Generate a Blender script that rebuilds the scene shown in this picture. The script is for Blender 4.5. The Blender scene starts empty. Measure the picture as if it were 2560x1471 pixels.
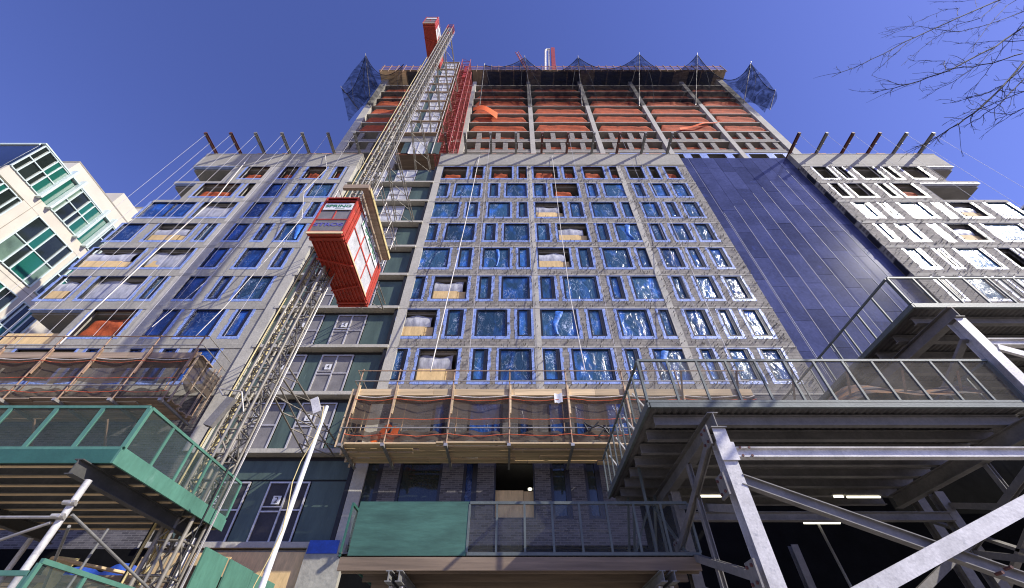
import bpy, math, random
from mathutils import Vector, Matrix
random.seed(7)
R = math.radians
C = bpy.context.scene.collection
# ------------------------------------------------------------------ camera
FPX, PITCH, CX, CY, CAMZ = 1035.0, 45.5, 1286.0, 735.5, 1.6
_c, _s = math.cos(R(PITCH)), math.sin(R(PITCH))
def PX(x, y, Y):
    """photo measurement -> metres on the vertical plane at depth Y: (X, Z)"""
    h, v = (x - CX) / FPX, (CY - y) / FPX
    k = Y / (_c - v * _s)
    return h * k, (_s + v * _c) * k + CAMZ
cam = bpy.data.objects.new("camera", bpy.data.cameras.new("camera")); C.objects.link(cam)
cam.data.sensor_width = 36; cam.data.lens = 36 * FPX / 2560
cam.data.shift_x = -(CX - 1280) / 2560; cam.data.clip_end = 3000; cam.data.clip_start = .05
cam.location = (0, 0, CAMZ); cam.rotation_euler = (R(90 + PITCH), 0, 0)
bpy.context.scene.camera = cam

# ------------------------------------------------------------------ materials
def _nt(name):
    m = bpy.data.materials.new(name); m.use_nodes = True
    nt = m.node_tree; b = nt.nodes["Principled BSDF"]
    return m, nt, b
def _n(nt, t, **k):
    n = nt.nodes.new(t)
    for a, v in k.items():
        if a in n.inputs: n.inputs[a].default_value = v
        else: setattr(n, a, v)
    return n
def mat(name, col, rough=.7, metal=0, var=.25, scale=1.5, var2=.15, scale2=14, bump=.15, bscale=25, spec=.5, stretch=(1, 1, 1), dark=None, dthr=.62, rand=0):
    m, nt, b = _nt(name); L = nt.links
    tc = _n(nt, "ShaderNodeTexCoord"); mp = _n(nt, "ShaderNodeMapping"); mp.inputs["Scale"].default_value = stretch
    L.new(tc.outputs["Object"], mp.inputs["Vector"])
    n1 = _n(nt, "ShaderNodeTexNoise", Scale=scale, Detail=5.0, Roughness=.6)
    n2 = _n(nt, "ShaderNodeTexNoise", Scale=scale2, Detail=4.0, Roughness=.7)
    L.new(mp.outputs[0], n1.inputs["Vector"]); L.new(mp.outputs[0], n2.inputs["Vector"])
    def rng(src, a):
        r = _n(nt, "ShaderNodeMapRange"); r.inputs["From Min"].default_value = .3; r.inputs["From Max"].default_value = .7
        r.inputs["To Min"].default_value = 1 - a; r.inputs["To Max"].default_value = 1 + a
        L.new(src, r.inputs["Value"]); return r.outputs[0]
    mul = _n(nt, "ShaderNodeMath", operation="MULTIPLY"); L.new(rng(n1.outputs[0], var), mul.inputs[0]); L.new(rng(n2.outputs[0], var2), mul.inputs[1])
    val = mul.outputs[0]
    if rand:
        oi = _n(nt, "ShaderNodeObjectInfo"); r = _n(nt, "ShaderNodeMapRange"); r.inputs["To Min"].default_value = 1 - rand; r.inputs["To Max"].default_value = 1 + rand
        L.new(oi.outputs["Random"], r.inputs["Value"]); mm = _n(nt, "ShaderNodeMath", operation="MULTIPLY"); L.new(val, mm.inputs[0]); L.new(r.outputs[0], mm.inputs[1]); val = mm.outputs[0]
    sc = _n(nt, "ShaderNodeVectorMath", operation="SCALE"); sc.inputs[0].default_value = col; L.new(val, sc.inputs["Scale"])
    out = sc.outputs[0]
    if dark:
        n3 = _n(nt, "ShaderNodeTexNoise", Scale=scale * 1.7, Detail=6.0, Roughness=.7); L.new(mp.outputs[0], n3.inputs["Vector"])
        r = _n(nt, "ShaderNodeMapRange"); r.inputs["From Min"].default_value = dthr - .06; r.inputs["From Max"].default_value = dthr + .06
        L.new(n3.outputs[0], r.inputs["Value"])
        mx = _n(nt, "ShaderNodeMix", data_type="RGBA"); L.new(r.outputs[0], mx.inputs[0]); L.new(out, mx.inputs[6]); mx.inputs[7].default_value = (*dark, 1); out = mx.outputs[2]
    L.new(out, b.inputs["Base Color"])
    b.inputs["Roughness"].default_value = rough; b.inputs["Metallic"].default_value = metal; b.inputs["Specular IOR Level"].default_value = spec
    if bump:
        bn = _n(nt, "ShaderNodeTexNoise", Scale=bscale, Detail=4.0); L.new(mp.outputs[0], bn.inputs["Vector"])
        bp = _n(nt, "ShaderNodeBump"); bp.inputs["Strength"].default_value = bump; bp.inputs["Distance"].default_value = .05
        L.new(bn.outputs[0], bp.inputs["Height"]); L.new(bp.outputs[0], b.inputs["Normal"])
    return m
def film(name, c0, c1, streak=.55, rough=.16, seed=0.0):
    """glass under wrinkled protective film"""
    m, nt, b = _nt(name); L = nt.links
    tc = _n(nt, "ShaderNodeTexCoord"); oi = _n(nt, "ShaderNodeObjectInfo")
    mu = _n(nt, "ShaderNodeMath", operation="MULTIPLY"); mu.inputs[1].default_value = 60 + seed; L.new(oi.outputs["Random"], mu.inputs[0])
    ad = _n(nt, "ShaderNodeVectorMath", operation="ADD"); L.new(tc.outputs["Object"], ad.inputs[0]); L.new(mu.outputs[0], ad.inputs[1])
    mp = _n(nt, "ShaderNodeMapping"); mp.inputs["Scale"].default_value = (1.5, 1.5, .8); L.new(ad.outputs[0], mp.inputs["Vector"])
    big = _n(nt, "ShaderNodeTexNoise", Scale=.8, Detail=3.0, Distortion=.6); L.new(mp.outputs[0], big.inputs["Vector"])
    cr = _n(nt, "ShaderNodeTexNoise", Scale=1.9, Detail=5.0, Roughness=.6, Distortion=1.3); L.new(mp.outputs[0], cr.inputs["Vector"])
    mx = _n(nt, "ShaderNodeMix", data_type="RGBA"); r = _n(nt, "ShaderNodeMapRange"); r.inputs["From Min"].default_value = .5; r.inputs["From Max"].default_value = .72
    L.new(big.outputs[0], r.inputs["Value"]); L.new(r.outputs[0], mx.inputs[0]); mx.inputs[6].default_value = (*c0, 1); mx.inputs[7].default_value = (*c1, 1)
    s1 = _n(nt, "ShaderNodeMath", operation="SUBTRACT"); s1.inputs[1].default_value = .5; L.new(cr.outputs[0], s1.inputs[0])
    s2 = _n(nt, "ShaderNodeMath", operation="ABSOLUTE"); L.new(s1.outputs[0], s2.inputs[0])
    r2 = _n(nt, "ShaderNodeMapRange"); r2.inputs["From Min"].default_value = 0; r2.inputs["From Max"].default_value = .016; r2.inputs["To Min"].default_value = 1; r2.inputs["To Max"].default_value = 0
    L.new(s2.outputs[0], r2.inputs["Value"])
    gt = _n(nt, "ShaderNodeTexNoise", Scale=1.3, Detail=2.0); L.new(mp.outputs[0], gt.inputs["Vector"])
    r3 = _n(nt, "ShaderNodeMapRange"); r3.inputs["From Min"].default_value = .46; r3.inputs["From Max"].default_value = .62; L.new(gt.outputs[0], r3.inputs["Value"])
    mm = _n(nt, "ShaderNodeMath", operation="MULTIPLY"); L.new(r2.outputs[0], mm.inputs[0]); L.new(r3.outputs[0], mm.inputs[1])
    m3 = _n(nt, "ShaderNodeMath", operation="MULTIPLY"); L.new(mm.outputs[0], m3.inputs[0]); m3.inputs[1].default_value = streak
    mx2 = _n(nt, "ShaderNodeMix", data_type="RGBA"); L.new(m3.outputs[0], mx2.inputs[0]); L.new(mx.outputs[2], mx2.inputs[6]); mx2.inputs[7].default_value = (.75, .85, 1, 1)
    rr = _n(nt, "ShaderNodeMapRange"); rr.inputs["To Min"].default_value = .55; rr.inputs["To Max"].default_value = 1.6; L.new(oi.outputs["Random"], rr.inputs["Value"])
    vs = _n(nt, "ShaderNodeVectorMath", operation="SCALE"); L.new(mx2.outputs[2], vs.inputs[0]); L.new(rr.outputs[0], vs.inputs["Scale"]); L.new(vs.outputs[0], b.inputs["Base Color"])
    b.inputs["Roughness"].default_value = rough; b.inputs["Specular IOR Level"].default_value = .7
    bp = _n(nt, "ShaderNodeBump"); bp.inputs["Strength"].default_value = .55; bp.inputs["Distance"].default_value = .12
    L.new(cr.outputs[0], bp.inputs["Height"]); L.new(bp.outputs[0], b.inputs["Normal"])
    return m
def netmat(name, col, alpha, weave=0.0, fold=.15, trans=.3):
    m, nt, b = _nt(name); L = nt.links; nt.nodes.remove(b)
    out = nt.nodes["Material Output"]
    d = _n(nt, "ShaderNodeBsdfDiffuse"); d.inputs[0].default_value = (*col, 1)
    t2 = _n(nt, "ShaderNodeBsdfTranslucent"); t2.inputs[0].default_value = (*col, 1)
    mt = _n(nt, "ShaderNodeMixShader"); mt.inputs[0].default_value = trans; L.new(d.outputs[0], mt.inputs[1]); L.new(t2.outputs[0], mt.inputs[2])
    tr = _n(nt, "ShaderNodeBsdfTransparent")
    mx = _n(nt, "ShaderNodeMixShader"); L.new(tr.outputs[0], mx.inputs[1]); L.new(mt.outputs[0], mx.inputs[2]); L.new(mx.outputs[0], out.inputs[0])
    tc = _n(nt, "ShaderNodeTexCoord"); n1 = _n(nt, "ShaderNodeTexNoise", Scale=.9, Detail=4.0, Distortion=.8); L.new(tc.outputs["Object"], n1.inputs["Vector"])
    r = _n(nt, "ShaderNodeMapRange"); r.inputs["From Min"].default_value = .35; r.inputs["From Max"].default_value = .65
    r.inputs["To Min"].default_value = max(0, alpha - fold); r.inputs["To Max"].default_value = min(1, alpha + fold); L.new(n1.outputs[0], r.inputs["Value"]); L.new(r.outputs[0], mx.inputs[0])
    return m
def wood(name, col, rough=.75, across=9, along=.6, amt=.35, axis=0, rand=0.12):
    st = [across] * 3; st[axis] = along
    return mat(name, col, rough, var=amt, scale=1.0, var2=.12, scale2=3, bump=.1, bscale=2, stretch=tuple(st), rand=rand)
def emit(name, col, e):
    m, nt, b = _nt(name); b.inputs["Emission Color"].default_value = (*col, 1); b.inputs["Emission Strength"].default_value = e; b.inputs["Base Color"].default_value = (*col, 1); return m
def brickmat(name, c1, c2, mortar, bw=.4, rh=.1):
    m, nt, b = _nt(name); L = nt.links
    tc = _n(nt, "ShaderNodeTexCoord"); mp = _n(nt, "ShaderNodeMapping"); mp.inputs["Rotation"].default_value = (R(90), 0, 0); L.new(tc.outputs["Object"], mp.inputs["Vector"])
    br = _n(nt, "ShaderNodeTexBrick", Scale=1.0); L.new(mp.outputs[0], br.inputs["Vector"])
    br.inputs["Color1"].default_value = (*c1, 1); br.inputs["Color2"].default_value = (*c2, 1); br.inputs["Mortar"].default_value = (*mortar, 1)
    br.inputs["Brick Width"].default_value = bw; br.inputs["Row Height"].default_value = rh; br.inputs["Mortar Size"].default_value = .012
    n1 = _n(nt, "ShaderNodeTexNoise", Scale=3.0, Detail=5.0); L.new(tc.outputs["Object"], n1.inputs["Vector"])
    r = _n(nt, "ShaderNodeMapRange"); r.inputs["From Min"].default_value = .3; r.inputs["From Max"].default_value = .7; r.inputs["To Min"].default_value = .84; r.inputs["To Max"].default_value = 1.16; L.new(n1.outputs[0], r.inputs["Value"])
    sc = _n(nt, "ShaderNodeVectorMath", operation="SCALE"); L.new(br.outputs["Color"], sc.inputs[0]); L.new(r.outputs[0], sc.inputs["Scale"]); L.new(sc.outputs[0], b.inputs["Base Color"])
    b.inputs["Roughness"].default_value = .85
    bp = _n(nt, "ShaderNodeBump"); bp.inputs["Strength"].default_value = .4; bp.inputs["Distance"].default_value = .02; L.new(br.outputs["Fac"], bp.inputs["Height"]); bp.invert = True; L.new(bp.outputs[0], b.inputs["Normal"])
    return m
M = {}
M["concrete"] = mat("concrete", (.345, .325, .27), .85, var=.16, scale=.5, var2=.16, scale2=5, bump=.25, bscale=8, dark=(.3, .27, .225), dthr=.72)  # base darkened so the left wing's shade sits in the colour
M["concrete2"] = mat("concrete pale", (.45, .425, .355), .85, var=.14, scale=.7, var2=.12, scale2=7, bump=.2, bscale=10)
M["cmu"] = brickmat("grey block", (.3, .275, .235), (.22, .2, .17), (.14, .125, .105), .4, .2)
M["interior"] = mat("interior concrete", (.25, .235, .21), .9, var=.2, scale=.6, bump=.1)
M["dark"] = mat("painted deck shade", (.009, .009, .009), .9, var=.2, bump=0, spec=0)  # near-black wall colour holding the shade under the decks
M["brick"] = brickmat("dark grey brick", (.13, .12, .12), (.055, .05, .052), (.16, .15, .14), .3, .085)
M["frame"] = mat("black window frame", (.018, .018, .02), .35, var=.2, bump=0)
M["tape"] = mat("blue flashing tape", (.24, .33, .62), .36, var=.18, scale=2.2, var2=.22, scale2=11, bump=.5, bscale=9, spec=.8, dark=(.4, .47, .72), dthr=.58)
M["tapeglare"] = mat("sun glare flashing tape", (.6, .64, .78), .38, var=.2, scale=2.2, var2=.25, scale2=11, bump=.5, bscale=9, spec=1)  # paler copy of tape, right block's sun glare put into the colour
M["film"] = film("film glass", (.028, .075, .13), (.04, .15, .48), streak=.8)
M["filmdeep"] = film("film glass deep", (.01, .04, .15), (.02, .1, .4), streak=.45, rough=.2, seed=9)
M["filmpale"] = film("film glass pale", (.06, .16, .22), (.14, .3, .42), streak=.8, rough=.22, seed=21)
M["plastic"] = mat("cloudy plastic sheet", (.46, .46, .48), .35, var=.25, scale=1.2, var2=.3, scale2=5, bump=.8, bscale=3, stretch=(1, 1, .35), rand=.2)
M["ply"] = wood("plywood", (.68, .48, .22), across=1.2, along=5, axis=0, amt=.14)
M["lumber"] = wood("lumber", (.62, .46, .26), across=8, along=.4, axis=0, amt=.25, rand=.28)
M["lumberd"] = wood("weathered and shaded lumber", (.34, .25, .17), across=8, along=.4, axis=0, amt=.3)  # also the painted shade tone of the hoist car's timber platform
M["orange"] = mat("orange netting", (.38, .068, .012), .85, var=.35, scale=1.2, var2=.25, scale2=9, bump=.5, bscale=6)
M["orangeb"] = mat("bright orange netting", (.85, .16, .03), .7, var=.2, scale=1.2, bump=.4, bscale=6)
M["red"] = mat("red paint", (.48, .055, .03), .45, var=.2, scale=.8, var2=.12, scale2=9, bump=.08, dark=(.25, .045, .03), dthr=.58)
M["redsteel"] = mat("red steel", (.33, .05, .045), .55, var=.2, bump=0)
M["steeldark"] = mat("dark steel", (.07, .068, .062), .6, var=.25, bump=.05)
M["rust"] = mat("rusty steel", (.12, .045, .035), .7, var=.35, scale=1.5, bump=.1)
M["greysteel"] = mat("grey primed steel", (.2, .195, .18), .6, var=.25, bump=.1)
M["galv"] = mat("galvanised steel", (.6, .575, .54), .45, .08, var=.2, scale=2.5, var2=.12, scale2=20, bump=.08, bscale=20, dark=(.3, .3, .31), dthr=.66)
M["galvd"] = mat("dull shaded galvanised steel", (.2, .187, .17), .6, .1, var=.22, scale=2, bump=.08)  # darker copy of galv, shade under the sheds put into its colour
M["deckmetal"] = mat("corrugated deck", (.13, .12, .11), .6, .1, var=.3, scale=1.2, bump=.1)
M["pipe"] = mat("steel tube", (.46, .43, .38), .4, .5, var=.25, bump=0)
M["mast"] = mat("hoist mast steel", (.25, .225, .18), .5, .2, var=.25, scale=1.2, bump=0, dark=(.2, .15, .1), dthr=.64)
M["yellow"] = mat("yellow pipe", (.62, .5, .22), .5, var=.2, bump=0)
M["rustpole"] = mat("rusty scaffold tube", (.33, .21, .13), .7, var=.4, scale=3, bump=.1)
M["green"] = mat("green paint", (.032, .115, .085), .55, var=.16, scale=1.4, var2=.08, scale2=14, bump=.12, bscale=10)  # darkened so the front fascia's grazing sun sits in the colour
M["greenlight"] = mat("sunlit green paint", (.085, .215, .155), .55, var=.16, scale=1.0, var2=.14, scale2=5, bump=.15, bscale=12, stretch=(1, 1, .4), dark=(.17, .33, .26), dthr=.68)  # lighter copy of green, sunlight on the side faces painted in
M["greendark"] = mat("dark green board", (.072, .108, .088), .5, var=.25, scale=.8, var2=.1, scale2=9, bump=.1, stretch=(2.5, 1, .5), dark=(.12, .17, .14), dthr=.7)
M["greengrey"] = mat("weathered green steel", (.11, .13, .12), .55, 0, var=.25, bump=.08)
M["greenwood"] = mat("green plywood", (.048, .125, .09), .6, var=.35, scale=1.6, var2=.1, scale2=9, bump=.15, bscale=5, stretch=(.5, 1, 2.4))
M["alu"] = mat("aluminium gate frame", (.62, .59, .55), .45, .4, var=.15, bump=0)
M["meshgrey"] = mat("gate mesh", (.23, .215, .2), .6, .2, var=.2, scale=2, var2=.15, scale2=60, bump=.1)
M["meshpale"] = mat("pale gate mesh", (.55, .55, .54), .55, .1, var=.3, scale=1.5, var2=.2, scale2=20, bump=.1)
M["meshdark"] = mat("dark gate mesh", (.05, .045, .045), .6, .2, var=.25, scale=2, bump=.1)
M["white"] = mat("white sheet", (.75, .75, .74), .5, var=.06, bump=0)
M["black"] = mat("black", (.012, .012, .012), .5, bump=0)
M["ltgreen"] = mat("sign green", (.04, .2, .09), .5, var=.05, bump=0)
M["ltblue"] = mat("sign blue", (.13, .12, .36), .5, var=.05, bump=0)
M["panel"] = mat("dark blue cladding", (.055, .064, .14), .13, 0, var=.25, scale=.5, var2=.2, scale2=5, bump=.02, bscale=1.2, spec=.12, dark=(.06, .075, .21), dthr=.66, rand=.3)
M["seam"] = mat("pale seam glint", (.42, .42, .45), .6, 0, var=.2, bump=0)
M["net"] = netmat("navy debris net", (.006, .008, .018), .5, fold=.22, trans=.3)
M["netblack"] = mat("net rope", (.012, .012, .02), .8, bump=0)
M["shade"] = netmat("brown shade net", (.15, .118, .09), .8, fold=.12, trans=.4)
M["wire"] = netmat("wire mesh clear", (.25, .26, .24), .16, fold=.06)
M["wiregreen"] = netmat("green wire mesh", (.1, .14, .12), .4, fold=.06)
M["wiredirty"] = netmat("dusty wire mesh", (.3, .28, .23), .34, fold=.12)
M["rope"] = mat("pale rope", (.72, .68, .6), .8, bump=0)
M["ropethin"] = mat("thin cable", (.5, .48, .5), .6, bump=0)
M["orangerope"] = mat("orange line", (.75, .14, .05), .7, bump=0)
M["cream"] = mat("cream stone", (.6, .55, .45), .8, var=.08, scale=.5, var2=.05, bump=.05)
M["creamline"] = mat("stone joint", (.3, .27, .22), .8, bump=0)
M["mullion"] = mat("pale green mullion", (.6, .7, .66), .4, var=.06, bump=0)
M["gglass"] = mat("green glass", (.016, .12, .09), .12, var=.15, scale=.3, bump=0, spec=.6)
M["dglass"] = mat("dark glass", (.02, .028, .025), .08, var=.4, scale=.3, bump=0, spec=.7)
M["pglass"] = mat("pale glass", (.13, .2, .15), .15, var=.4, scale=.5, bump=0, spec=.6)
M["bglass"] = mat("blue glass", (.02, .035, .09), .06, var=.2, scale=.3, bump=0, spec=.9)
M["bark"] = mat("bark", (.018, .012, .011), .85, var=.3, scale=6, bump=.3)
M["asphalt"] = mat("asphalt", (.05, .05, .05), .9, var=.2, bump=.1)
M["pave"] = mat("pavement", (.33, .305, .27), .9, var=.15, bump=.1)
M["fold"] = mat("blue film fold", (.06, .2, .6), .5, var=.5, scale=3, bump=.8, bscale=5, spec=.4)
M["blue"] = mat("blue tarp", (.03, .09, .42), .5, var=.25, scale=3, bump=.4, bscale=5)
M["tarp"] = mat("stained tarpaulin", (.08, .075, .08), .8, var=.35, scale=1, var2=.2, scale2=7, bump=.5, bscale=5, stretch=(.6, 1, 3), dark=(.34, .16, .06), dthr=.52)
M["lamp"] = emit("lit tube", (1, .95, .75), 2.2)
M["form"] = mat("formwork ply", (.26, .2, .14), .8, var=.35, scale=1, bump=.2, stretch=(3, 1, 1))
M["brownwood"] = wood("brown timber", (.2, .145, .095), across=8, along=.4, axis=0, amt=.35)
M["formdark"] = mat("formwork dark", (.045, .045, .05), .7, var=.3, bump=.1)
M["redwood"] = mat("reddish board edge", (.4, .17, .11), .8, var=.35, scale=2, bump=.1)
M["clad2"] = mat("mirror dark cladding", (.02, .02, .022), .4, var=.3, bump=0)

# ------------------------------------------------------------------ mesh helpers
class MB:
    def __init__(s): s.v = []; s.f = []; s.mi = []; s.cur = 0; s.sm = []
    def add(s, vs, fs, smooth=False):
        o = len(s.v); s.v += [tuple(v) for v in vs]; s.f += [tuple(i + o for i in f) for f in fs]; s.mi += [s.cur] * len(fs); s.sm += [smooth] * len(fs)
    def box(s, x0, x1, y0, y1, z0, z1):
        if x1 < x0: x0, x1 = x1, x0
        if y1 < y0: y0, y1 = y1, y0
        if z1 < z0: z0, z1 = z1, z0
        s.add([(x0, y0, z0), (x1, y0, z0), (x1, y1, z0), (x0, y1, z0), (x0, y0, z1), (x1, y0, z1), (x1, y1, z1), (x0, y1, z1)],
              [(0, 3, 2, 1), (4, 5, 6, 7), (0, 1, 5, 4), (1, 2, 6, 5), (2, 3, 7, 6), (3, 0, 4, 7)])
        return s
    def bar(s, p, q, w=.1, h=.1, up=(0, 0, 1)):
        p, q = Vector(p), Vector(q); d = (q - p).normalized(); u = Vector(up)
        if abs(d.dot(u)) > .98: u = Vector((0, 1, 0))
        r = d.cross(u).normalized(); u = r.cross(d).normalized(); r *= w / 2; u *= h / 2
        s.add([p - r - u, p + r - u, p + r + u, p - r + u, q - r - u, q + r - u, q + r + u, q - r + u],
              [(0, 1, 2, 3), (7, 6, 5, 4), (0, 4, 5, 1), (1, 5, 6, 2), (2, 6, 7, 3), (3, 7, 4, 0)])
        return s
    def ibeam(s, p, q, w=.2, h=.25, up=(0, 0, 1), t=.018):
        p, q = Vector(p), Vector(q); d = (q - p).normalized(); u = Vector(up)
        if abs(d.dot(u)) > .98: u = Vector((0, 1, 0))
        r = d.cross(u).normalized(); u = r.cross(d).normalized()
        a = u * (h / 2 - t / 2)
        s.bar(p + a, q + a, w, t, u); s.bar(p - a, q - a, w, t, u); s.bar(p, q, t, h - 2 * t, u)
        return s
    def tube(s, p, q, r=.03, n=6, r2=None):
        p, q = Vector(p), Vector(q); d = (q - p).normalized(); u = Vector((0, 0, 1)) if abs(d.z) < .9 else Vector((0, 1, 0))
        a = d.cross(u).normalized(); b = a.cross(d); r2 = r if r2 is None else r2
        vs = [p + (a * math.cos(t) + b * math.sin(t)) * r for t in [2 * math.pi * i / n for i in range(n)]] + [q + (a * math.cos(t) + b * math.sin(t)) * r2 for t in [2 * math.pi * i / n for i in range(n)]]
        s.add(vs, [(i, (i + 1) % n, n + (i + 1) % n, n + i) for i in range(n)], True)
        s.add(vs[:n], [tuple(range(n))]); s.add(vs[n:], [tuple(reversed(range(n)))])
        return s
    def path(s, pts, r=.03, n=5, r2=None):
        k = len(pts) - 1; r2 = r if r2 is None else r2
        for i in range(k): s.tube(pts[i], pts[i + 1], r + (r2 - r) * i / k, n, r + (r2 - r) * (i + 1) / k)
        return s
    def grid(s, fn, nu, nv, thick=None):
        vs = [fn(i / nu, j / nv) for j in range(nv + 1) for i in range(nu + 1)]
        s.add(vs, [(j * (nu + 1) + i, j * (nu + 1) + i + 1, (j + 1) * (nu + 1) + i + 1, (j + 1) * (nu + 1) + i) for j in range(nv) for i in range(nu)], True)
        return s
    def build(s, name, m, parent=None):
        me = bpy.data.meshes.new(name); off = parent.matrix_world.translation if parent is not None else Vector((0, 0, 0))
        if parent is not None:
            off = Vector(parent.get("_o", (0, 0, 0)))
        me.from_pydata([(v[0] - off[0], v[1] - off[1], v[2] - off[2]) for v in s.v], [], s.f)
        for mm in (m if isinstance(m, (list, tuple)) else [m]): me.materials.append(M[mm])
        me.polygons.foreach_set("material_index", s.mi); me.polygons.foreach_set("use_smooth", s.sm); me.update()
        o = bpy.data.objects.new(name, me); C.objects.link(o)
        if parent is not None: o.parent = parent; o["_o"] = tuple(off)
        return o
def thing(name, label, cat, loc=(0, 0, 0), group=None, kind=None):
    o = bpy.data.objects.new(name, None); C.objects.link(o); o.location = loc; o["_o"] = tuple(map(float, loc)); o.empty_display_size = .3
    return tag(o, label, cat, group, kind)
def tag(o, label=None, cat=None, group=None, kind=None):
    if label: o["label"] = label
    if cat: o["category"] = cat
    if group: o["group"] = group
    if kind: o["kind"] = kind
    return o
def single(mb, name, m, label, cat, group=None, kind=None):
    """one-mesh thing with its origin at its own base centre"""
    xs = [v[0] for v in mb.v]; ys = [v[1] for v in mb.v]; zs = [v[2] for v in mb.v]
    c = ((min(xs) + max(xs)) / 2, (min(ys) + max(ys)) / 2, min(zs))
    mb.v = [(a - c[0], b - c[1], d - c[2]) for a, b, d in mb.v]
    o = mb.build(name, m); o.location = c
    return tag(o, label, cat, group, kind)
def text(s, org, right, up, size, m, parent, name="lettering", bold=0.0, stretch=1.0, ext=.006):
    cu = bpy.data.curves.new("t", "FONT"); cu.body = s; cu.size = 1; cu.align_x = "CENTER"; cu.align_y = "CENTER"; cu.extrude = ext / size; cu.offset = bold
    o = bpy.data.objects.new("t", cu); C.objects.link(o); dg = bpy.context.evaluated_depsgraph_get()
    me = bpy.data.meshes.new_from_object(o.evaluated_get(dg)); bpy.data.objects.remove(o)
    right, up = Vector(right).normalized(), Vector(up).normalized(); nrm = right.cross(up)
    off = Vector(parent.get("_o", (0, 0, 0)))
    for v in me.vertices:
        c = v.co * size; v.co = Vector(org) + right * c.x * stretch + up * c.y + nrm * c.z - off
    me.materials.clear(); me.materials.append(M[m])
    ob = bpy.data.objects.new(name, me); C.objects.link(ob); ob.parent = parent; ob["_o"] = tuple(off); return ob
ORD = ["first", "second", "third", "fourth", "fifth", "sixth", "seventh", "eighth", "ninth", "tenth", "eleventh", "twelfth", "thirteenth", "fourteenth"]

# ------------------------------------------------------------------ ground
tag(MB().box(-300, 300, -300, 300, -.5, -.15).build("ground", "pave"), kind="structure")
tag(MB().box(-300, 300, -9, 3.5, -.14, -.13).build("road", "asphalt"), kind="structure")
tag(MB().box(-300, 300, 3.7, 18.0, -.14, 0).build("sidewalk", "pave"), kind="structure")
tag(MB().box(-300, 300, 3.5, 3.69, -.14, .01).build("kerb", "concrete"), kind="structure")

# ================================================================== THE BUILDING
YW = 18.3
B = thing("apartment_building", "concrete apartment building under construction with blue taped windows and set back tower", "building", (0, 18.3, 0))
SL = {2: 6.24, 3: 10.0}
for k in range(4, 13): SL[k] = 13.0 + 3 * (k - 4)
SL[12] = 37.0; ROOF = 39.35
XL, XR = -29.5, 40.3
XB0, XB1 = -14.55, -7.05      # hoist bay
XC1, XD0 = 15.7, 26.4        # panel recess
rows = []   # (block, floor, x0, x1, type)
def row(block, fl, yb, x_scale, org, items):
    for it in items:
        a, b = org + it[0] / x_scale, org + it[1] / x_scale
        xa, xb = PX(a, yb, YW)[0], PX(b, yb, YW)[0]
        rows.append((block, fl, xa, xb, it[2] if len(it) > 2 else "W"))
# centre block
row("c", 11, 447.4, 5.068, 1000, [(515, 830, "O"), (905, 1045, "O"), (1150, 1420, "O"), (1500, 1610, "O"), (1695, 2010, "O"), (2090, 2225, "O")])
row("c", 11, 447.4, 5.068, 1400, [(315, 580, "O"), (665, 785, "O"), (895, 1090, "D"), (1185, 1285, "D"), (1385, 1550, "O")])
row("c", 10, 492.3, 5.068, 1000, [(440, 590), (680, 1010), (1130, 1240), (1340, 1610), (1705, 1860), (1945, 2275, "O")])
row("c", 10, 492.3, 5.068, 1400, [(370, 495), (590, 875), (990, 1105), (1215, 1405), (1495, 1680)])
row("c", 9, 543.6, 5.068, 1000, [(370, 720), (825, 975), (1105, 1395), (1505, 1620), (1720, 2085, "P")])
row("c", 9, 543.6, 5.068, 1400, [(150, 310), (435, 740), (835, 970), (1100, 1310), (1415, 1535), (1640, 1835)])
row("c", 8, 601.3, 5.068, 1000, [(285, 445), (555, 930), (1065, 1205), (1310, 1640), (1740, 1905), (2010, 2400, "P")])
row("c", 8, 601.3, 5.068, 1400, [(505, 640), (750, 1080), (1215, 1360), (1480, 1700), (1800, 2000)])
row("c", 7, 669.3, 5.068, 1000, [(185, 595), (725, 890), (1035, 1390), (1500, 1650), (1755, 2175, "P")])
row("c", 7, 669.3, 5.068, 1400, [(265, 430), (585, 930), (1040, 1200), (1355, 1600), (1720, 1865), (2000, 2190)])
row("c", 6, 748.3, 4.854, 940, [(355, 545), (660, 1090, "P"), (1235, 1390), (1515, 1870), (2005, 2185)])
row("c", 6, 748.3, 3.898, 1400, [(50, 395), (525, 645), (745, 1035), (1165, 1280), (1395, 1590), (1700, 1880)])
row("c", 5, 843.5, 4.854, 940, [(215, 690, "P"), (825, 1030), (1190, 1590), (1715, 1890), (2005, 2475)])
row("c", 5, 843.5, 3.898, 1400, [(310, 465), (610, 925), (1040, 1165), (1310, 1530), (1660, 1780), (1905, 2085)])
row("c", 4, 955, 4.854, 940, [(80, 300), (450, 955, "P"), (1145, 1340), (1480, 1900), (2045, 2265)])
row("c", 4, 955, 3.898, 1400, [(145, 555), (700, 835), (985, 1330), (1480, 1620), (1770, 1985), (2110, 2330)])
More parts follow.
